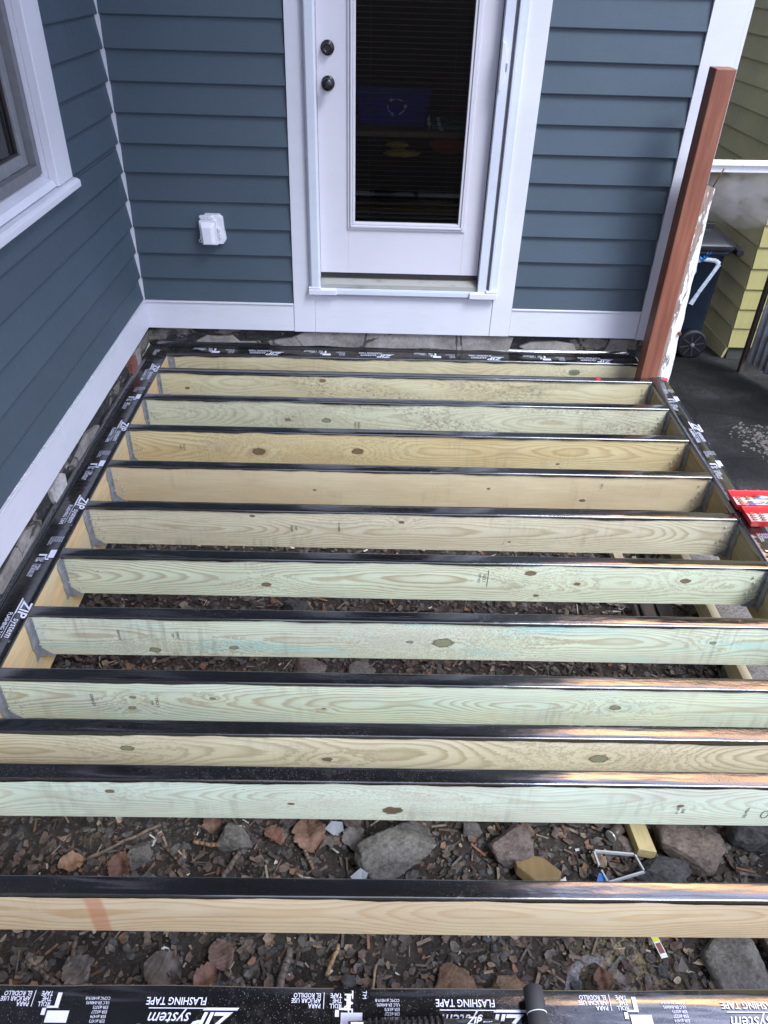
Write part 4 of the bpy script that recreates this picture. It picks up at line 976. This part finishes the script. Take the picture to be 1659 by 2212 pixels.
# ================================================================ ground
def hgt(x, y): return .022*noise.noise(Vector((x*2.3, y*2.3, 0)))+.012*noise.noise(Vector((x*8, y*8, 1)))+.006*noise.noise(Vector((x*24, y*24, 2)))
def slope(y): return 0 if y < -1 else -(y+1)*.092 if y < 9 else -.92
xs = [-60, -20, -6, -1]+[.2+.025*i for i in range(121)]+[3.6, 4.5, 7, 20, 60]
ys = [-60, -20, -8, -4.5]+[-3.6+.025*i for i in range(116)]+[-.4, .1, 1, 3, 9, 20, 60]
m = MB()
for y in ys:
    for x in xs: m.v.append((x, y, -.5+slope(y)+(hgt(x, y) if -5 < y < .2 and -1.1 < x < 3.5 else 0)-(.05 if x > 2.99 and y > -2.3 else 0)-(.03 if x > 3.5 or y > .2 else 0)))
nx_ = len(xs)
for j in range(len(ys)-1):
    for i in range(nx_-1): a = j*nx_+i; m.f.append([a, a+1, a+nx_+1, a+nx_]); m.mi.append(0); m.sm.append(True)
o = m.build('ground', M_DIRT); o['kind'] = 'structure'
m = MB(); ys2 = [-2.2+.1*i for i in range(113)]
for j, y in enumerate(ys2):
    e = .012*noise.noise(Vector((y*6, 3, 0)))+.006*noise.noise(Vector((y*25, 3, 0)))
    for x in (2.985+e, 3.02+e, 3.3, 3.8, 4.6, 6.0): m.v.append((x, y, -.495+slope(y)+.005*noise.noise(Vector((x*2, y*2, 5)))))
    m.v[-6] = (m.v[-6][0], y, m.v[-6][2]-.06)
for j in range(len(ys2)-1):
    for i in range(5): a = j*6+i; m.f.append([a, a+1, a+7, a+6]); m.mi.append(0); m.sm.append(i > 0)
m.add([(2.985, -2.2, -.6), (6, -2.2, -.6), (6, -2.2, -.495), (2.985, -2.2, -.495)], [(0, 1, 2, 3)])
o = m.build('path', M_PATH); o['kind'] = 'structure'

# 2x4 brace on the path
def plain_wood(name, c): 
    g = G(name); p = g.pos(False); n = g.noise(g.mp(p, (40, 3, 40)), 1, 4, .6); n2 = g.noise(p, 14, 4, .6)
    col = g.ramp(n, [(.3, tuple(v*.75 for v in c)), (.6, c)]); g.bump(n, .2, .002); return g.fin(g.mix(g.rng(n2, .55, .75, 0, .5), col, tuple(v*.5 for v in c)), .65)
M_LUM = plain_wood('pale_lumber', (.60, .52, .34))
m = MB(); m.box((3.020, -2.35, -.497), (3.058, -1.02, -.412)); one(m, 'support_board', M_LUM, 'long board on edge lying on the concrete under the right rim', 'board', bevel=.002)
m = MB(); m.box((2.71, -1.36, -.46), (2.752, -1.12, -.42)); one(m, 'wood_block', M_LUM, 'short pale wood block under the deck left of the long edge-laid board', 'wood block', bevel=.002)

# ================================================================ stones, leaves, sticks
def rock(name, x, y, sx_, sy_, h, mat, label, seed, cat='stone', rot=0.0, group=None, sink=.3, boxy=.55):
    rn = random.Random(seed); bm = bmesh.new(); bmesh.ops.create_icosphere(bm, subdivisions=5, radius=1)
    pl = []
    for i in range(9+int(boxy*6)):
        a = rn.uniform(0, 2*math.pi); zz = rn.uniform(-.5, 1); d = Vector((math.cos(a)*math.sqrt(max(0, 1-zz*zz)), math.sin(a)*math.sqrt(max(0, 1-zz*zz)), zz)); pl.append((d.normalized(), rn.uniform(.50, .80)))
    pl.append((Vector((rn.uniform(-.12, .12), rn.uniform(-.12, .12), 1)).normalized(), .6))
    for v in bm.verts:
        c = v.co.copy()
        for d, l in pl:
            k = c.dot(d)
            if k > l: c -= d*(k-l)
        n1 = noise.noise(c*2.1+Vector((seed, 0, 0)))*.07+noise.noise(c*6+Vector((0, seed, 0)))*.05+noise.noise(c*15+Vector((0, seed, 4)))*.028+noise.noise(c*34+Vector((0, seed, 4)))*.012
        v.co = c*(1+n1)
    me = bpy.data.meshes.new(name)
    for v in bm.verts: v.co = Vector((v.co.x*sx_*1.16, v.co.y*sy_*1.2, (v.co.z+1)*h*.78))
    bm.to_mesh(me); bm.free(); me.materials.append(mat)
    me.polygons.foreach_set('use_smooth', [True]*len(me.polygons))
    o = bpy.data.objects.new(name, me); C.objects.link(o); o.location = (x, y, -.5+hgt(x, y)-h*sink); o.rotation_euler = (0, 0, rot)
    return tag(o, label, cat, group)
def rock_mat(name, a, b):
    g = G(name); p = g.pos(False); n = g.noise(p, 16, 7, .72); n2 = g.noise(p, 95, 5, .7)
    c = g.ramp(n, [(.3, a), (.62, b)]); c = g.mix(1.0, c, g.comb(*[g.rng(n2, .25, .75, .6, 1.4)]*3), 'MULTIPLY')
    n4 = g.noise(p, 38, 6, .75); c = g.mix(g.rng(n4, .52, .60, 0, .55), c, tuple(v*.38 for v in a)); c = g.mix(g.rng(n4, .40, .34, 0, .4), c, tuple(min(1, v*1.9) for v in b))
    g.bump(g.ma('ADD', n, g.ma('MULTIPLY', n2, .5)), 1.0, .010); return g.fin(c, .95)
RG = rock_mat('grey_stone', (.085, .078, .070), (.175, .165, .15)); RB = rock_mat('brown_stone', (.085, .064, .053), (.165, .132, .11)); RD = rock_mat('dark_stone', (.042, .042, .044), (.09, .09, .09)); RP = rock_mat('pinkish_stone', (.105, .078, .07), (.19, .15, .135))
rock('stone', 1.18, -2.655, .062, .045, .06, RG, 'fist-sized knobbly grey stone between joists, left of the big grey stone', 11)
rock('stone', 1.70, -2.685, .125, .085, .10, RG, 'biggest pale grey stone in the gap behind the last full joist', 24, rot=.2)
rock('stone', 2.055, -2.68, .075, .062, .07, RP, 'angular pinkish-grey stone right of the biggest grey stone', 33, rot=.5)
rock('stone', 2.62, -2.68, .125, .085, .10, RB, 'broad brown stone in the gap near the right edge', 42, rot=-.3)
rock('stone', 2.52, -2.745, .095, .040, .06, RD, 'dark grey rectangular stone in front of the broad brown stone', 54, rot=-.1)
rock('stone', .885, -2.70, .045, .045, .045, RG, 'small flat-faced grey stone at the left of the wide gap', 61, rot=.7)
rock('stone', 2.42, -2.655, .040, .035, .04, RP, 'small rounded pinkish stone beside the pale wood offcut', 77)
rock('stone', 1.93, -2.60, .035, .03, .035, RG, 'small grey stone half under the joist, above the pinkish-grey stone', 79)
rock('stone', 1.55, -2.56, .045, .035, .04, RB, 'reddish-brown stone tucked under the joist above the biggest grey stone', 80)
rock('stone', 2.645, -2.99, .085, .110, .07, RG, 'grey-brown flat brick-like stone at bottom right', 91, boxy=1, rot=.05)
rock('stone', 2.79, -2.97, .085, .12, .09, RP, 'large pinkish slab at the right edge of the bottom gap', 97, boxy=1, rot=.15)
rock('bark_chunk', 1.845, -3.055, .072, .045, .04, rock_mat('bark_brown', (.09, .055, .035), (.20, .13, .085)), 'larger brown bark chunk in the bottom gap', 103, 'bark')
rock('bark_chunk', 1.98, -3.065, .055, .038, .035, rock_mat('bark_tan', (.10, .07, .045), (.22, .15, .10)), 'smaller ragged bark chunk right of the larger one', 109, 'bark')
rock('stone', 1.28, -1.60, .07, .05, .06, RD, 'dark rounded stone under the middle joists', 113)
rock('stone', 1.36, -1.93, .08, .05, .06, RP, 'purplish flat stone under the joists, centre left', 117)
rock('stone', 1.55, -1.95, .06, .045, .05, RG, 'grey stone right of the purplish flat stone', 119)
rock('stone', 2.83, -2.60, .075, .10, .14, RD, 'dark mossy block at right edge beside the broad brown stone', 127, boxy=1)
rn = random.Random(99)
CLOD = rock_mat('soil_clod', (.045, .038, .034), (.12, .10, .085))
DIRT_SPOTS = [('left', .5, 1.1), ('centre', 1.1, 2.0), ('right', 2.0, 2.9)]
# pebbles and rubble nobody could count
def rubble(name, num, smin, smax, mat, yr, seed):
    rn = random.Random(seed); m = MB(); t = (1+5**.5)/2
    iv = [Vector(v).normalized() for v in ((-1, t, 0), (1, t, 0), (-1, -t, 0), (1, -t, 0), (0, -1, t), (0, 1, t), (0, -1, -t), (0, 1, -t), (t, 0, -1), (t, 0, 1), (-t, 0, -1), (-t, 0, 1))]
    fi = [(0, 11, 5), (0, 5, 1), (0, 1, 7), (0, 7, 10), (0, 10, 11), (1, 5, 9), (5, 11, 4), (11, 10, 2), (10, 7, 6), (7, 1, 8), (3, 9, 4), (3, 4, 2), (3, 2, 6), (3, 6, 8), (3, 8, 9), (4, 9, 5), (2, 4, 11), (6, 2, 10), (8, 6, 7), (9, 8, 1)]
    for _ in range(num):
        x = rn.uniform(.36, 2.98); y = rn.uniform(*yr); s_ = smin+(smax-smin)*rn.random()**3
        q = Matrix.Rotation(rn.uniform(0, 6.3), 3, 'Z') @ Matrix.Rotation(rn.uniform(-.5, .5), 3, 'X')
        sc = Vector((rn.uniform(.7, 1.5), rn.uniform(.6, 1.2), rn.uniform(.35, .8)))
        z = -.5+slope(y)+hgt(x, y)+s_*.25; vs = []
        for v in iv:
            w_ = Vector((v.x*sc.x, v.y*sc.y, v.z*sc.z))*s_*rn.uniform(.75, 1.2); vs.append(q @ w_+Vector((x, y, z)))
        m.add(vs, fi, rn.randrange(len(mat)))
    return m.build(name, mat)
tag(rubble('rubble', 11000, .0022, .018, [RD, RB, RD, CLOD, CLOD, RG], (-3.3, -1.0), 5), 'small rubble and clods strewn over the soil under the deck', 'rubble', kind='stuff')
# leaf litter and wood chips, countless
def chip_mats():
    out = []
    for nme, c in (('litter_dark', (.06, .045, .038)), ('litter_brown', (.12, .085, .065)), ('litter_tan', (.21, .16, .115)), ('litter_grey', (.10, .088, .078)), ('litter_rust', (.19, .10, .06)), ('litter_pale', (.36, .30, .22)), ('litter_white', (.55, .54, .52))):
        out.append(simple(nme, c, .8, .35, 45, bumpk=.4))
    return out
CH = chip_mats()
def litter(num, seed):
    rn = random.Random(seed); m = MB()
    for _ in range(num):
        x = rn.uniform(.36, 2.99); y = rn.uniform(-3.3, -1.0); kind = rn.random()
        z = -.5+slope(y)+hgt(x, y)+rn.uniform(.001, .016)
        q = Matrix.Rotation(rn.uniform(0, 6.3), 3, 'Z') @ Matrix.Rotation(rn.gauss(0, .35), 3, 'X') @ Matrix.Rotation(rn.gauss(0, .3), 3, 'Y')
        o = Vector((x, y, z))
        if kind < .22:      # sliver
            l = rn.uniform(.006, .032); w_ = rn.uniform(.0012, .005); h = rn.uniform(.0008, .003)
            vs = [Vector((sx_*l*(1 if sx_ < 0 else rn.uniform(.7, 1)), sy_*w_, sz_*h)) for sx_, sy_, sz_ in ((-1, -1, 0), (1, -1, 0), (1, 1, 0), (-1, 1, 0), (-1, -1, 1), (1, -1, 1), (1, 1, 1), (-1, 1, 1))]
            m.add([q @ v+o for v in vs], [(0, 3, 2, 1), (4, 5, 6, 7), (0, 1, 5, 4), (1, 2, 6, 5), (2, 3, 7, 6), (3, 0, 4, 7)], rn.choices(range(7), (5, 4, 2, 4, 1.2, .7, .3))[0])
        else:               # curled leaf scrap
            s_ = .003+.021*rn.random()**2.2; n_ = 7; cv = rn.uniform(.2, 1.0)/.03
            ring = []
            for i in range(n_):
                a = 2*math.pi*i/n_+rn.uniform(-.3, .3); rr_ = s_*rn.uniform(.55, 1.15); px_, py_ = rr_*math.cos(a), rr_*.7*math.sin(a)
                ring.append(Vector((px_, py_, px_*px_*cv)))
            m.add([q @ v+o for v in ring]+[o], [(i, (i+1) % n_, n_) for i in range(n_)], rn.choices(range(7), (7, 5, 1.4, 5, 1.2, .25, .15))[0])
    return m.build('leaf_litter', CH)
tag(litter(15000, 8), 'brown leaf scraps and wood chips covering the soil under the deck', 'leaf litter', kind='stuff')
# separate leaves
def leaf_mat(name, c):
    g = G(name); p = g.pos(False); n = g.noise(p, 60, 5, .65)
    g.bump(n, .6, .003); return g.fin(g.ramp(n, [(.3, tuple(v*.5 for v in c)), (.65, c)]), .7)
def leaf(x, y, s_, col, label, seed, rot=0, tilt=.15):
    rn = random.Random(seed); m = MB(); rows = 18; cols = 8
    for i in range(rows+1):
        t = i/rows; w_ = math.sin(math.pi*min(1, max(0, t*.96+.02)))**.7*.42
        for j in range(cols+1):
            u = (j/cols-.5)*2; rag = 1+.30*noise.noise(Vector((t*6, u*1.5, seed)))+.22*noise.noise(Vector((t*17, u*2, seed)))*abs(u)
            m.v.append((u*w_*s_*rag, (t-.5)*s_, (.30*abs(u)**1.3*w_*2-.10*(t-.5)**2+.03*math.cos(t*44))*s_+.22*s_*noise.noise(Vector((t*2.5, u*1.6, seed*1.7)))))
    for i in range(rows):
        for j in range(cols): a = i*(cols+1)+j; m.f.append([a, a+1, a+cols+2, a+cols+1]); m.mi.append(0); m.sm.append(True)
    m.tube((0, -.5*s_, 0), (.02*s_, -.78*s_, .03*s_), .0012, n=5)
    o = m.build('leaf', leaf_mat('dead_leaf', col)); o.location = (x, y, -.5+hgt(x, y)+.024); o.rotation_euler = (tilt, rn.uniform(-.2, .2), rot)
    tag(o, label, 'leaf', 'dead leaves on the soil')
leaf(1.413, -2.63, .115, (.21, .12, .08), 'largest round brown leaf, left of the biggest grey stone', 1, .3)
leaf(1.30, -2.635, .075, (.18, .09, .06), 'curled red-brown leaf left of the largest round leaf', 2, 1.0)
leaf(.69, -2.73, .075, (.34, .20, .12), 'pale tan leaf at the left of the wide gap', 3, 2.0)
leaf(.84, -2.735, .085, (.17, .085, .055), 'rust-coloured leaf standing beside the flat-faced grey stone', 4, .1, .5)
leaf(1.10, -2.60, .070, (.18, .10, .07), 'small rust leaf above the knobbly grey stone', 5, .2)
leaf(1.19, -2.99, .085, (.17, .105, .085), 'reddish leaf at the top of the bottom gap, left of centre', 6, .5)
leaf(1.04, -3.035, .115, (.14, .115, .10), 'large grey-brown leaf in the bottom gap', 7, 1.2)
leaf(.81, -3.04, .085, (.15, .13, .115), 'grey leaf at the left of the bottom gap', 8, .9)
leaf(1.55, -2.63, .085, (.17, .15, .14), 'pale grey leaf left of the biggest grey stone', 9, .1)
leaf(2.10, -2.62, .075, (.15, .09, .06), 'dull brown leaf behind the pinkish-grey stone', 10, 1.9)
leaf(1.16, -3.05, .075, (.22, .12, .09), 'small pinkish leaf right of the large grey-brown leaf', 11, 2.3)
leaf(2.32, -2.70, .055, (.24, .17, .12), 'small tan leaf inside the white plastic strap', 12, .8)
leaf(1.75, -2.59, .05, (.26, .13, .07), 'small orange-brown leaf behind the biggest grey stone', 13, .8)
leaf(2.25, -3.05, .06, (.14, .07, .04), 'narrow dark brown leaf on the sawdust patch', 14, .1)
# sticks
def stick(x0_, y0_, x1_, y1_, r, col, label, seed):
    m = MB(); rn = random.Random(seed); n_ = 6; pts = []
    z0_ = -.5+max(hgt(x0_, y0_), hgt(x1_, y1_))+.022
    for i in range(n_+1):
        t = i/n_; pts.append(Vector((x0_+(x1_-x0_)*t+rn.uniform(-.003, .003), y0_+(y1_-y0_)*t+rn.uniform(-.003, .003), z0_+rn.uniform(-.002, .003))))
    for a, b in zip(pts[:-1], pts[1:]): m.tube(a, b+(b-a)*.04, r*rn.uniform(.85, 1.1), r*rn.uniform(.85, 1.05), 7)
    one(m, 'stick', leaf_mat('stick_bark', col), label, 'stick', 'sticks on the soil')
stick(.74, -2.72, .93, -2.60, .006, (.20, .15, .11), 'long pale stick slanting up at left of the wide gap', 1)
stick(1.16, -2.78, 1.20, -2.69, .009, (.15, .12, .10), 'thick grey stick below the knobbly grey stone', 2)
stick(.80, -3.10, .78, -2.96, .007, (.13, .10, .08), 'upright brown stick at left of the bottom gap', 3)
stick(.67, -3.02, .78, -3.08, .006, (.14, .11, .09), 'slanting stick left of the upright one in the bottom gap', 4)
stick(1.21, -3.04, 1.30, -3.09, .006, (.15, .12, .10), 'stick right of the large grey-brown leaf', 5)
stick(1.38, -2.76, 1.52, -2.80, .004, (.40, .34, .28), 'thin pale twig at the front of the wide gap', 6)
stick(1.61, -3.12, 1.625, -3.02, .004, (.30, .22, .14), 'thin tan twig standing in the middle of the bottom gap', 7)
stick(.95, -2.66, 1.04, -2.74, .005, (.12, .09, .07), 'short dark stick right of the flat-faced stone', 8)
stick(2.72, -3.10, 2.76, -3.00, .006, (.34, .16, .06), 'orange-brown twig by the slab at bottom right', 9)
stick(1.40, -2.68, 1.43, -2.74, .006, (.22, .15, .10), 'short brown stick below the largest round leaf', 10)
stick(1.05, -2.66, 1.16, -2.675, .007, (.26, .15, .08), 'flat tan splinter left of the knobbly grey stone', 11)
stick(1.49, -3.05, 1.52, -2.97, .006, (.36, .24, .13), 'bright tan splinter in the bottom gap left of centre', 12)
stick(1.36, -3.09, 1.385, -2.98, .011, (.16, .13, .11), 'thick split stick in the bottom gap, centre left', 13)
# small rubbish
m = MB(); m.hexa([(2.438, -2.69, -.475), (2.492, -2.70, -.475), (2.475, -2.52, -.478), (2.421, -2.51, -.478)], [(2.438, -2.69, -.433), (2.492, -2.70, -.433), (2.475, -2.52, -.436), (2.421, -2.51, -.436)])
one(m, 'wood_offcut', plain_wood('offcut_pine', (.50, .40, .20)), 'pale square-cut wood offcut poking out under the joist at right', 'wood offcut', bevel=.002)
m = MB(); m.prism([(2.045, -2.70, -.48), (2.05, -2.755, -.475), (2.10, -2.80, -.475), (2.17, -2.80, -.47), (2.185, -2.775, -.47), (2.14, -2.73, -.475)], (0, .012, .035)); one(m, 'wood_wedge', plain_wood('wedge_wood', (.24, .16, .07)), 'brown wood wedge below the pinkish-grey stone', 'wood offcut', bevel=.005)
def strap(pts, w_, th):
    m = MB()
    for a, b in zip(pts[:-1], pts[1:]):
        a = Vector((a[0], a[1], -.455)); b = Vector((b[0], b[1], -.455)); d = (b-a).normalized(); n_ = Vector((-d.y, d.x, 0))*th
        m.hexa([a-n_-d*th, b-n_+d*th, b+n_+d*th, a+n_-d*th], [v+Vector((0, 0, w_)) for v in (a-n_-d*th, b-n_+d*th, b+n_+d*th, a+n_-d*th)])
    return m
m = strap([(2.305, -2.735), (2.30, -2.69), (2.425, -2.70), (2.440, -2.755), (2.32, -2.79), (2.31, -2.755)], .012, .0025)
one(m, 'plastic_strap', simple('grey_white_plastic', (.40, .41, .43), .35), 'bent white plastic strap lying on the soil at right', 'strap')
m = MB(); m.tube((2.375, -2.625, -.47), (2.41, -2.60, -.465), .018, n=16); m.tube((2.371, -2.628, -.47), (2.3755, -2.6245, -.47), .0192, n=16, mi=1); one(m, 'small_can', [simple('brown_can', (.10, .075, .06), .4), simple('can_rim', (.7, .68, .66), .3, metal=.6)], 'small brown can with a shiny rim left of the wood offcut', 'can')
m = MB(); m.add([(2.285, -2.79, -.452), (2.30, -2.76, -.448), (2.325, -2.768, -.455), (2.335, -2.792, -.450), (2.31, -2.80, -.46)], [(0, 1, 2, 3, 4)]); s = one(m, 'blue_scrap', simple('blue_wrapper', (.02, .13, .42), .3), 'small crumpled blue wrapper under the white plastic strap', 'wrapper'); md = s.modifiers.new('t', 'SOLIDIFY'); md.thickness = .002
tg = thing('paper_tag', (2.427, -2.955, -.465), 'narrow white and yellow paper tag lying on the sawdust patch', 'tag')
def tagq(u0, u1, v0, v1, z, name, mat):
    m = MB(); o = Vector((2.416, -2.92, z)); d = Vector((.016, -.068, 0)).normalized(); n_ = Vector((-d.y, d.x, 0))
    q = [o+d*u0+n_*v0, o+d*u1+n_*v0, o+d*u1+n_*v1, o+d*u0+n_*v1]; m.hexa(q, [v+Vector((0, 0, .0008)) for v in q]); return m.build(name, mat, tg)
tagq(-.004, .078, -.010, .010, -.462, 'tag_sheet', simple('tag_paper', (.66, .68, .66), .5)); tagq(.014, .034, -.0085, .0085, -.461, 'yellow_band', simple('tag_yellow', (.62, .60, .03), .5)); tagq(.038, .066, -.0075, .0075, -.461, 'red_band', simple('tag_red', (.20, .05, .05), .5))
m = MB(); rn = random.Random(17); pts = [(2.13, -3.09), (2.155, -3.03), (2.19, -3.0), (2.23, -2.985), (2.27, -3.0), (2.30, -3.04), (2.325, -3.09), (2.30, -3.085), (2.27, -3.03), (2.23, -3.01), (2.19, -3.03), (2.16, -3.09)]
m.add([(x, y, -.458+rn.uniform(-.006, .006)) for x, y in pts], [(0, 1, 10, 11), (1, 2, 9, 10), (2, 3, 4, 9), (4, 5, 8, 9), (5, 6, 7, 8)], 0, True)
g = G('clear_film'); g.put(g.b.inputs['Alpha'], g.rng(g.noise(g.pos(False), 45, 3), .4, .6, .0, .25)); g.fin((.5, .5, .55), .15)
s = one(m, 'plastic_film', g.m, 'crumpled clear plastic film in the bottom gap above the tape roller', 'plastic film')
m = MB(); m.add([(1.545, -2.78, -.45), (1.575, -2.755, -.445), (1.60, -2.765, -.452), (1.595, -2.785, -.448), (1.57, -2.80, -.455)], [(0, 1, 2, 3, 4)]); m.add([(1.46, -2.625, -.45), (1.48, -2.60, -.447), (1.515, -2.60, -.452), (1.52, -2.63, -.45), (1.49, -2.645, -.455)], [(0, 1, 2, 3, 4)])
s = one(m, 'foil_scrap', simple('white_foil', (.28, .30, .33), .3), 'crumpled white foil scraps around the largest round leaf', 'foil'); md = s.modifiers.new('t', 'SOLIDIFY'); md.thickness = .002
m = MB(); m.prism([(2.70, -1.64, -.47), (2.72, -1.56, -.44), (2.80, -1.54, -.43), (2.88, -1.56, -.44), (2.90, -1.63, -.47)], (0, -.10, -.01)); 
for xx in (2.74, 2.81): m.box((xx, -1.70, -.455), (xx+.012, -1.56, -.425))
one(m, 'rubber_pad', M_LID, 'black ribbed rubber pad on the soil under the deck, right side', 'rubber pad', bevel=.004)

# ================================================================ tape roller on the front rim
tr = thing('tape_roller', (1.78, -3.33, .006), 'black hand tape roller with ribbed grip lying on the front rim', 'tape roller')
MR = simple('black_tool_plastic', (.012, .012, .014), .35, .2); MRR = simple('black_rubber_roller', (.030, .030, .034), .7, .2, 30)
m = MB(); m.lathe([(.018, 0), (.0205, .002), (.0205, .048), (.0195, .050), (.0195, .0515), (.0205, .0535), (.0205, .098), (.018, .10)], (1.947, -3.272, .030), (0.03, -1, 0), 28); m.build('roller_wheel', MRR, tr)
m = MB(); m.lathe([(.0203, 0), (.0208, .0004), (.0208, .0012), (.0203, .0016)], (1.9485, -3.3215, .030), (0.03, -1, 0), 28); m.build('roller_seam', M_OUT, tr)
m = MB(); m.path([(1.93, -3.378, .030), (1.90, -3.352, .034), (1.87, -3.346, .036), (1.80, -3.350, .034)], .008, 10); m.prism([(1.76, -3.336, .034), (1.80, -3.334, .040), (1.86, -3.336, .040), (1.91, -3.350, .036), (1.90, -3.362, .034), (1.85, -3.352, .036), (1.76, -3.362, .034)], (0, 0, -.014)); m.build('roller_arm', MR, tr, .003)
m = MB(); m.tube((1.56, -3.360, .028), (1.78, -3.352, .032), .021, .018, 20)
for i in range(13):
    xx = 1.60+i*.0125; m.tube((xx, -3.3585+(xx-1.56)*.036, .029), (xx+.006, -3.3585+(xx-1.56)*.036, .029), .0232, n=20)
m.build('grip', MR, tr)
m = MB(); m.text('ZIP', .020, (1.800, -3.3475, .0415), (1, 0, 0), (0, 1, 0), 0, .35, .02); m.text('system', .013, (1.832, -3.3475, .0415), (1, 0, 0), (0, 1, 0), 0, .3); m.text('TAPE ROLLER', .0075, (1.828, -3.3565, .0415), (1, 0, 0), (0, 1, 0), 0, 0, .01); m.build('lettering', M_PRINT, tr)
m = MB(); m.box((1.565, -3.348, .0500), (1.590, -3.365, .0508)); m.build('barcode_label', simple('label_white', (.75, .75, .78), .5), tr)

# ================================================================ red bit case on the right rim
bc = thing('bit_case', (3.16, -1.5, .004), 'open red plastic case of driver bits resting on the right rim', 'tool case')
M_CASE = simple('red_case_plastic', (.62, .025, .03), .35, .08, 20); M_INS = simple('white_insert', (.62, .60, .64), .5); M_BR = simple('brass_bit', (.38, .17, .06), .35, metal=.6); M_CR = simple('chrome_bit', (.55, .55, .58), .25, metal=.8); M_YB = simple('yellow_tool', (.70, .50, .05), .4); M_BB = simple('blue_tool', (.03, .15, .5), .4)
def tray(x0_, x1_, y0_, y1_, z0_, h, t, name):
    m = MB(); i_ = .012
    m.box((x0_+i_, y0_+i_, z0_), (x1_-i_, y1_-i_, z0_+t))
    B = [(x0_+i_, y0_+i_), (x1_-i_, y0_+i_), (x1_-i_, y1_-i_), (x0_+i_, y1_-i_)]; T_ = [(x0_, y0_), (x1_, y0_), (x1_, y1_), (x0_, y1_)]
    for a in range(4):
        b = (a+1) % 4
        def inn(p, k): cx_, cy_ = (x0_+x1_)/2, (y0_+y1_)/2; return (p[0]+(t if p[0] < cx_ else -t), p[1]+(t if p[1] < cy_ else -t))
        q = [(*B[a], z0_), (*B[b], z0_), (*inn(B[b], 0), z0_), (*inn(B[a], 0), z0_)]; q2 = [(*T_[a], z0_+h), (*T_[b], z0_+h), (*inn(T_[b], 0), z0_+h), (*inn(T_[a], 0), z0_+h)]
        m.hexa(q, q2)
    for k_ in range(6): xx = x0_+.02+k_*(x1_-x0_-.05)/5; m.box((xx, y1_-.001, z0_+h-.012), (xx+.012, y1_+.004, z0_+h+.001))
    return m.build(name, M_CASE, bc, .002)
tray(3.055, 3.36, -1.497, -1.39, .006, .034, .004, 'lid_tray'); tray(3.068, 3.37, -1.608, -1.503, .006, .034, .004, 'base_tray')
m = MB(); m.box((3.080, -1.484, .0105), (3.33, -1.404, .014)); m.build('lid_insert', M_INS, bc)
m = MB(); m.box((3.094, -1.594, .0105), (3.34, -1.517, .014)); m.build('base_insert', M_INS, bc)
m = MB(); m.box((3.075, -1.5035, .010), (3.35, -1.4965, .030)); m.build('hinge', M_CASE, bc)
def bit(x, y, l, mat, r=.0032, ang=0):
    m = MB(); c_, s_ = math.cos(ang), math.sin(ang); m.tube((x, y, .020), (x+c_*l*.6, y+s_*l*.6, .020), r, r, 6); m.tube((x+c_*l*.6, y+s_*l*.6, .020), (x+c_*l, y+s_*l, .020), r*.55, r*.35, 8); m.build('bit', mat, bc)
for i in range(5): bit(3.098, -1.525-i*.014, .026, M_BR)
for i in range(5): bit(3.134, -1.525-i*.014, .026, M_BR)
for i in range(5): bit(3.086+.001*i, -1.415-i*.013, .026, M_BR)
for i in range(2): bit(3.125, -1.412-i*.013, .026, M_BR)
m = MB(); m.tube((3.165, -1.414, .022), (3.23, -1.416, .022), .007, n=12); m.build('bit_holder', M_CR, bc)
m = MB(); m.tube((3.12, -1.452, .022), (3.19, -1.449, .022), .005, n=12); m.build('nut_driver', M_CR, bc)
m = MB(); m.tube((3.20, -1.452, .022), (3.30, -1.446, .022), .0045, n=12); m.build('yellow_driver', M_YB, bc)
m = MB(); m.box((3.122, -1.474, .016), (3.150, -1.464, .024)); m.build('blue_clip', M_BB, bc, .002)
for i in range(3): bit(3.18, -1.530-i*.022, .05, M_CR, .005)

# gravel scatter beside the path
m = MB(); rn = random.Random(4)
for _ in range(260):
    x = rn.gauss(4.02, .07); y = rn.gauss(.10, .13); s_ = rn.uniform(.004, .015); z = -.495+slope(y)+s_*.3
    q = [Vector((a, b, c))*s_*rn.uniform(.7, 1.2)+Vector((x, y, z)) for a, b, c in ((1, 0, 0), (0, 1, 0), (-1, 0, 0), (0, -1, 0), (0, 0, .7), (0, 0, -.7))]
    m.add(q, [(0, 1, 4), (1, 2, 4), (2, 3, 4), (3, 0, 4), (1, 0, 5), (2, 1, 5), (3, 2, 5), (0, 3, 5)], rn.randrange(3))
tag(m.build('gravel', [RG, rock_mat('light_gravel', (.09, .082, .07), (.17, .155, .135)), RP]), 'loose light gravel on the dark path at right', 'gravel', kind='stuff')
